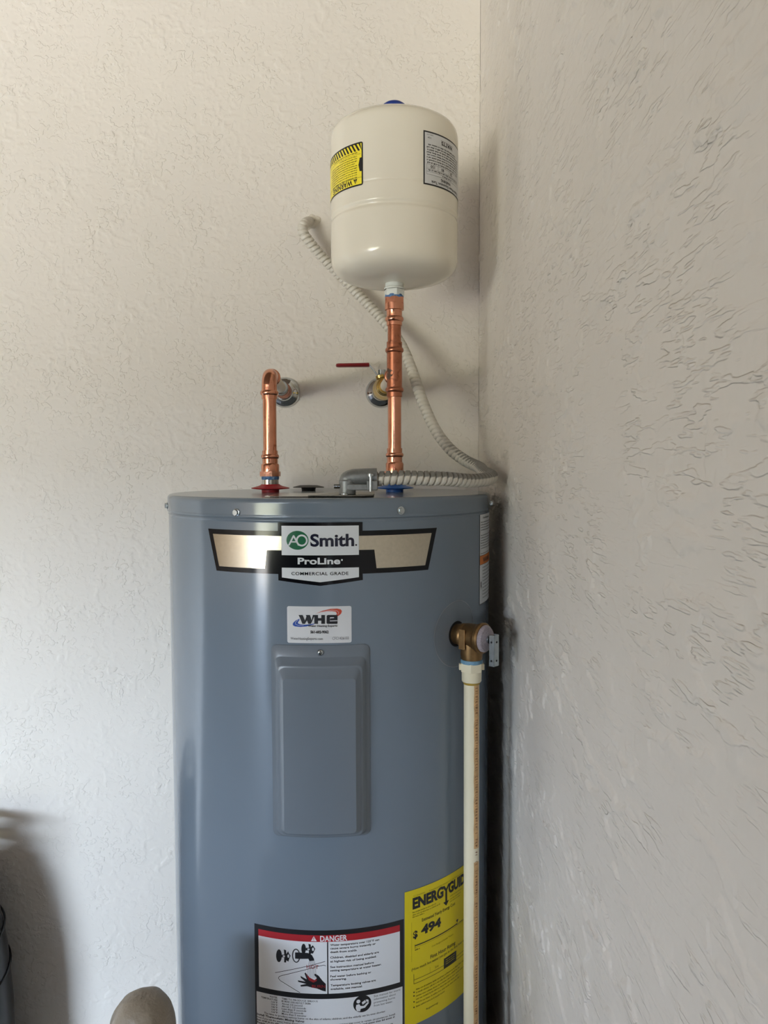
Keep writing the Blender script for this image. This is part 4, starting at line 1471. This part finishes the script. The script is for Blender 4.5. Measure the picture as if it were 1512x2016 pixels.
# cast right-angle connector
ck = path[-1]
bx = at(684, 960, 1.066)
cn = MB()
cn.lathe([(0.0118, ZL + 0.003), (0.0118, ck.z - 0.002), (0.010, ck.z)], Matrix.Translation((bx.x, 1.066, 0)), 36)
cn.box(bx.x, ck.x + 0.003, 1.066 - 0.0122, 1.066 + 0.0122, ck.z - 0.0155, ck.z - 0.0070)
cn.box(ck.x - 0.012, ck.x + 0.003, 1.066 - 0.0142, 1.066 - 0.0122, ck.z - 0.0155, ck.z - 0.002)
cn.build('connector_base', CAST, cond, bevel=0.0012)
cn = MB()
pp = [Vector((bx.x, 1.066, ck.z - 0.004))]
for k in range(9):
    t = PI / 2 * k / 8
    pp.append(Vector((bx.x + 0.010 * (1 - math.cos(t)) - 0.0005, 1.066, ck.z - 0.003 + 0.0055 * math.sin(t))))
pp += [Vector((bx.x + 0.022, 1.066, ck.z + 0.0028)), Vector((ck.x + 0.002, 1.066, ck.z + 0.0032))]
cn.tube(pp, [0.0108] * 3 + [0.0112] * 5 + [0.0115, 0.0118, 0.0120, 0.0121], 28, cap=True)
clamp = cn.build('connector_clamp', CAST, cond)
for dy in (-0.0145,):
    s = MB()
    s.lathe([(0.0022, -0.017), (0.0022, 0.004), (0.0048, 0.004), (0.0048, 0.007), (0.003, 0.0082), (0, 0.0085)], Matrix.Translation((ck.x - 0.0065, 1.066 + dy, ck.z)), 16)
    s.build('clamp_screw', STEEL, cond)
s = MB()
s.lathe([(0, 0), (0.0032, 0), (0.0032, 0.008), (0, 0.008)], frame((bx.x - 0.0105, 1.062, ck.z - 0.010), (-1, 0, 0)), 14)
s.build('set_screw', STEEL, cond)
# caulk round the hole in the wall
cw = at(609, 438, YB)
vs, fs = [], []
nn = 28
for r_, h_ in ((1.0, 0.0002), (0.85, 0.0022), (0.6, 0.004), (0.4, 0.0045)):
    for k in range(nn):
        a_ = 2 * PI * k / nn
        rr = (0.0165 + 0.004 * math.sin(2 * a_ + 0.6) + 0.002 * math.sin(5 * a_)) * r_
        vs.append((cw.x + 0.003 + rr * math.cos(a_), YB - h_, cw.z + rr * math.sin(a_)))
for i in range(3):
    for k in range(nn):
        j = (k + 1) % nn
        fs.append((i * nn + k, i * nn + j, (i + 1) * nn + j, (i + 1) * nn + k))
MB().add(vs, fs).build('caulk_patch', CAULK, bpy.data.objects['wall_back'])

# ================================================================== relief valve and discharge pipe
vth = vu / HR
vd = Vector((math.sin(vth), -math.cos(vth), 0))
v0 = Vector((HX, HY, vz)) + vd * HR
rv = thing('relief_valve', 'bronze pressure relief valve with a steel test lever on the heater side', 'valve', tuple(v0))
fr = frame(v0, vd, (0, 0, 1))
bd_ = MB()
bd_.lathe([(0.0145, -0.004), (0.0150, 0.006), (0.0165, 0.009), (0.0172, 0.013), (0.0160, 0.016), (0.0180, 0.018), (0.0186, 0.036), (0.0200, 0.040), (0.0215, 0.0415), (0.0220, 0.0455), (0.0205, 0.048), (0.0, 0.048)], fr, 48)
oc = v0 + vd * 0.0262
bd_.lathe([(0.0148, vz - 0.0325), (0.0152, vz - 0.030), (0.0157, vz - 0.026), (0.0160, vz - 0.010), (0.0165, vz)], Matrix.Translation((oc.x, oc.y, 0)), 40)
bd_.build('valve_body', BRONZE, rv)
# raised cast pad with lettering on the side facing the room
side = Vector((-vd.y, vd.x, 0)) * -1
if side.y > 0:
    side = -side
fp = frame(v0 + vd * 0.0225 + side * 0.0172, side, vd)
MB().prism([(-0.0052, -0.0165), (0.0052, -0.0165), (0.0052, 0.0125), (-0.0052, 0.0125)], 0, 0.0022, fp).build('cast_pad', BRONZE, rv, bevel=0.0006)
MB().lathe([(0.0190, 0.048), (0.0192, 0.0495), (0.0165, 0.053), (0.0080, 0.055), (0.0, 0.055)], fr, 44).build('data_tag', PURPLE, rv)
MB().lathe([(0.0, 0.054), (0.0058, 0.054), (0.0058, 0.0575), (0.003, 0.0580), (0.003, 0.064), (0, 0.064)], fr, 24).build('stem', STEEL, rv)
# bent test lever: a U channel hanging down
lv = MB()
lo = v0 + vd * 0.0600 + Vector((0, 0, 0.004))
fl = frame(lo, (0, 0, -1), vd)                # local z down, local x outward, local y sideways


def chan(w, d, th, z0, z1):
    for y0, y1, x0, x1 in ((-w, w, d - th, d), (-w, -w + th, 0, d), (w - th, w, 0, d)):
        lv.prism([(x0, y0), (x1, y0), (x1, y1), (x0, y1)], z0, z1, fl)


chan(0.0062, 0.0085, 0.0012, -0.004, 0.040)
lv.build('test_lever', STEEL, rv, bevel=0.0008)
for zq in (0.006, 0.032):
    for loc_, dr_ in (((0.004, -0.0063, zq), (0, -1, 0)), ((0.004, 0.0063, zq), (0, 1, 0)), ((0.0086, 0, zq), (1, 0, 0))):
        MB().lathe([(0, -0.0002), (0.0014, -0.0002), (0.0014, 0.0002), (0, 0.0002)], frame(fl @ Vector(loc_), fl.to_3x3() @ Vector(dr_)), 14).build('lever_hole', DARK, rv)

dp_ = thing('discharge_pipe', 'cream plastic discharge pipe running down from the relief valve', 'pipe', (oc.x, oc.y, 0))
OM = Matrix.Translation((oc.x, oc.y, 0))
MB().lathe([(0.0130, vz - 0.0385), (0.0155, vz - 0.0380), (0.0158, vz - 0.0352), (0.0152, vz - 0.0327), (0.013, vz - 0.0325)], OM, 36).build('thread_tape', TAPE2, dp_)
ad = MB()
za_ = vz - 0.0375
ad.prism([(0.0166 * math.cos(PI / 3 * k + 0.35), 0.0166 * math.sin(PI / 3 * k + 0.35)) for k in range(6)], za_ - 0.0125, za_, OM)
ad.lathe([(0.0111, za_ - 0.0275), (0.0132, za_ - 0.0275), (0.0140, za_ - 0.0262), (0.0143, za_ - 0.0100), (0.0143, za_ - 0.004)], OM, 40)
for sx in (-1, 1):
    ad.box(oc.x + sx * 0.0155 - 0.0025, oc.x + sx * 0.0155 + 0.0025, oc.y - 0.003, oc.y + 0.003, za_ - 0.0105, za_ - 0.0015)
ad.build('threaded_adapter', CPVC, dp_, bevel=0.0006)
MB().lathe([(0.0111, za_ - 0.0310), (0.0122, za_ - 0.0295), (0.0126, za_ - 0.0276), (0.0111, za_ - 0.0274)], OM, 32).build('cement_bead', GLUE, dp_)
pb = Vector((oc.x + 0.003, oc.y, 0.0))
MB().tube([(oc.x, oc.y, za_ - 0.010), (oc.x + 0.001, oc.y, 0.9), (pb.x, oc.y, 0.02)], 0.0111, 40).build('tube', CPVC, dp_, angle=60)
# printed strip on the pipe
MPIPE = lambda z: oc.x + 0.001 * (za_ - z) / (za_ - 0.9)
for a0, a1, z0, z1 in ((0.20, 1.05, za_ - 0.030, 1.005), (0.20, 1.05, 0.985, 0.70), (0.20, 1.05, 0.69, 0.35)):
    mb = MB()
    vs, fs = [], []
    nz = 24
    for i in range(nz + 1):
        z = z0 + (z1 - z0) * i / nz
        for j in range(5):
            t = a0 + (a1 - a0) * j / 4 + 0.03 * math.sin(i * 1.7)
            vs.append((MPIPE(z) + 0.01122 * math.sin(t), oc.y - 0.01122 * math.cos(t), z))
    for i in range(nz):
        for j in range(4):
            fs.append((i * 5 + j, i * 5 + j + 1, i * 5 + 6 + j, i * 5 + 5 + j))
    mb.add(vs, fs)
    mb.build('printed_strip', TAN, dp_)
# the print itself runs down the strip, too worn to read
pm = MB()
z = za_ - 0.034
while z > 0.36:
    L_ = random.choice((0.002, 0.0028, 0.0034))
    for t0, t1 in ((0.40, 0.47), (0.50 + random.uniform(0, 0.1), 0.72)):
        vs = []
        for zz2 in (z, z - L_ * random.uniform(0.35, 1.0)):
            for t in (t0, t1):
                vs.append((MPIPE(zz2) + 0.0113 * math.sin(t), oc.y - 0.0113 * math.cos(t), zz2))
        pm.add(vs, [(0, 1, 3, 2)])
    z -= L_ + 0.0012 + (0.006 if random.random() < 0.12 else 0)
pm.build('worn_print', BROWN, dp_)

# ================================================================== bollard in front of the heater (bottom edge of the photo)
bc = at(278, 1980, 0.87)
bol = thing('bollard', 'beige painted bollard with a rough domed cement top left of the heater', 'bollard', (bc.x, 0.87, 0))
bz = at(292, 1945.5, 0.87).z - 0.0095
post_r = 0.0385
MB().lathe([(0, 0), (post_r, 0), (post_r, bz - 0.045), (0, bz - 0.045)], Matrix.Translation((bc.x, 0.87, 0)), 48).build('post', CEMENT, bol)
def sstep1(x):
    t = min(max(x, 0.0), 1.0)
    return t * t * (3 - 2 * t)


vs, fs = [], []
nu, nv = 40, 16
for i in range(nv + 1):
    f_ = i / nv
    ang = (1 - (1 - f_) ** 1.8) * PI / 2
    for k in range(nu):
        a_ = 2 * PI * k / nu
        ca, sa = math.cos(a_), math.sin(a_)
        ex = 0.62 - 0.12 * ca * math.cos(ang)                                          # squarer shoulder on the right
        rr = (post_r + 0.0005) * max(math.cos(ang), 0.0) ** ex
        zz2 = bz - 0.046 + 0.046 * math.sin(ang)
        x_ = rr * ca * (1 - 0.06 * math.sin(ang) * max(ca, 0)) + 0.003 * math.sin(ang) ** 2
        wob = (0.0006 * math.sin(5 * a_ + 3 * f_) + 0.0005 * math.sin(9 * a_ - 7 * f_)) * math.cos(ang)
        vs.append((bc.x + x_ + wob * ca, 0.87 + rr * sa + wob * sa, zz2 + wob * 0.5))
vs = vs[:nv * nu] + [(bc.x + 0.003, 0.87, bz)]
for i in range(nv - 1):
    for k in range(nu):
        j = (k + 1) % nu
        fs.append((i * nu + k, i * nu + j, (i + 1) * nu + j, (i + 1) * nu + k))
for k in range(nu):
    fs.append(((nv - 1) * nu + k, (nv - 1) * nu + (k + 1) % nu, nv * nu))
MB().add(vs, fs).build('domed_cap', CEMENT, bol, angle=80)

# ================================================================== black padded bag by the wall (left edge of the photo)
bag = thing('upright_bag', 'black vinyl bag with piped seams standing by the wall at the left', 'bag', (-0.96, 1.405, 0))
GX, GY = -0.96, 1.405
BM = Matrix.Translation((GX, GY, 0))
MB().lathe([(0, 0.0), (0.125, 0.0), (0.130, 0.02), (0.128, 0.10), (0.124, 0.45), (0.122, 0.70), (0.124, 0.755), (0.118, 0.76), (0.108, 0.74), (0, 0.74)], BM, 48, sx=1.0, sy=0.95).build('bag_body', BAGV, bag)
QX, QY = -0.828, 1.45
qp = [(0.0, 0.06), (0.05, 0.07), (0.074, 0.12), (0.084, 0.30), (0.083, 0.49), (0.076, 0.60), (0.060, 0.705), (0.040, 0.765), (0.0, 0.79)]
MB().lathe(qp, Matrix.Translation((QX, QY, 0)), 40).build('side_pocket', BAGV, bag)
for zz2, rr in ((0.635, 0.0715), (0.555, 0.0800)):
    MB().tube([(QX + rr * math.cos(2 * PI * k / 40), QY + rr * math.sin(2 * PI * k / 40), zz2 + 0.03 * math.sin(2 * PI * k / 40)) for k in range(41)], 0.0022, 8).build('piping', BAGP, bag)
for ang0 in (-0.95, -0.4):
    MB().tube([(QX + (r_ + 0.001) * math.cos(ang0), QY + (r_ + 0.001) * math.sin(ang0), z_q) for r_, z_q in qp[2:-1]], 0.0024, 8).build('seam', BAGP, bag)
for zz2, r_ in ((0.797, 0.0105), (0.842, 0.0095)):
    MB().tube([(GX + 0.126 * math.cos(2 * PI * k / 48), GY + 0.120 * math.sin(2 * PI * k / 48), zz2) for k in range(49)], r_, 12, cap=False).build('collar_ring', BAGP, bag)
for k in range(6):
    a_ = 2 * PI * k / 6 + 0.35
    MB().tube([(GX + 0.122 * math.cos(a_), GY + 0.116 * math.sin(a_), 0.75), (GX + 0.126 * math.cos(a_), GY + 0.120 * math.sin(a_), 0.842)], 0.010, 10).build('collar_post', BAGP, bag)

# ================================================================== car parked nose-in behind the photographer; it keeps the low daylight off the right-hand side
CARP = mat('dark_blue_car_paint', (30, 36, 46), 0.12, var=0.02, spec=0.5, coat=0.6)
GLASS = mat('dark_tinted_glass', (16, 19, 21), 0.05, var=0.02, spec=0.6)
TYRE = mat('tyre_rubber', (22, 22, 22), 0.8, var=0.1)
LAMPG = mat('lamp_lens', (200, 204, 208), 0.1, var=0.03)
KX, KY = -1.2, -1.1
car = thing('parked_car', 'dark blue car parked nose-in in the garage, facing the heater', 'car', (KX, KY - 2.0, 0))


def loft(stations):
    """closed rings of equal length, joined one to the next and capped."""
    mb = MB()
    n_ = len(stations[0])
    vs = [p for r in stations for p in r]
    fs = []
    for i in range(len(stations) - 1):
        for k in range(n_):
            j = (k + 1) % n_
            fs.append((i * n_ + k, i * n_ + j, (i + 1) * n_ + j, (i + 1) * n_ + k))
    fs.append(tuple(reversed(range(n_))))
    fs.append(tuple(range((len(stations) - 1) * n_, len(stations) * n_)))
    return mb.add(vs, fs)


def ring(y, hw_, z0, z1, r=0.12):
    z1 = z1 * 1.22
    return [(KX + a_, KY - y, b2) for a_, b2 in rrect(-hw_, z0, hw_, z1, min(r, (z1 - z0) * 0.45), 4)]


loft([ring(0.0, 0.70, 0.42, 0.70), ring(0.06, 0.80, 0.32, 0.86), ring(0.25, 0.87, 0.26, 0.96), ring(1.05, 0.90, 0.24, 1.04), ring(2.0, 0.91, 0.24, 1.06), ring(3.6, 0.90, 0.24, 1.07), ring(3.92, 0.86, 0.30, 1.02), ring(4.02, 0.76, 0.40, 0.86)]).build('body', CARP, car, angle=40)
loft([ring(0.95, 0.78, 0.98, 1.06, 0.03), ring(1.55, 0.74, 0.98, 1.50), ring(1.85, 0.70, 0.98, 1.60), ring(3.0, 0.70, 0.98, 1.61), ring(3.55, 0.72, 0.98, 1.50), ring(3.85, 0.76, 0.98, 1.10, 0.04)]).build('cabin', CARP, car, angle=40)
wm = MB()
wm.add([(KX + a_, KY - y, z) for a_, y, z in ((-0.66, 1.02, 1.37), (0.66, 1.02, 1.37), (0.58, 1.56, 1.845), (-0.58, 1.56, 1.845))], [(0, 1, 2, 3)], False)
wm.build('windscreen', GLASS, car)
for s_ in (-1, 1):
    wm = MB()
    for y0, y1, y2, y3 in ((1.35, 2.3, 2.3, 1.75), (2.38, 3.35, 3.15, 2.38)):
        wm.add([(KX + s_ * 0.775, KY - y0, 1.39), (KX + s_ * 0.775, KY - y1, 1.39), (KX + s_ * 0.745, KY - y2, 1.80), (KX + s_ * 0.745, KY - y3, 1.80)], [(0, 1, 2, 3)], False)
    o = wm.build('side_window', GLASS, car)
    o['kind'] = 'stuff'
    MB().box(KX + s_ * 0.62 - 0.16, KX + s_ * 0.62 + 0.16, KY - 0.12, KY + 0.005, 0.66, 0.78).build('headlamp', LAMPG, car, bevel=0.03)
    for y in (0.75, 3.25):
        MB().lathe([(0.0, 0.0), (0.26, 0.0), (0.32, 0.02), (0.33, 0.05), (0.33, 0.17), (0.31, 0.2), (0, 0.2)], frame((KX + s_ * 0.72, KY - y, 0.33), (s_, 0, 0)), 40).build('wheel', TYRE, car)
MB().box(KX - 0.45, KX + 0.45, KY - 0.05, KY + 0.012, 0.44, 0.60).build('grille', BLACKP, car, bevel=0.02)

bpy.data.objects.remove(_to)
bpy.data.curves.remove(_tc)
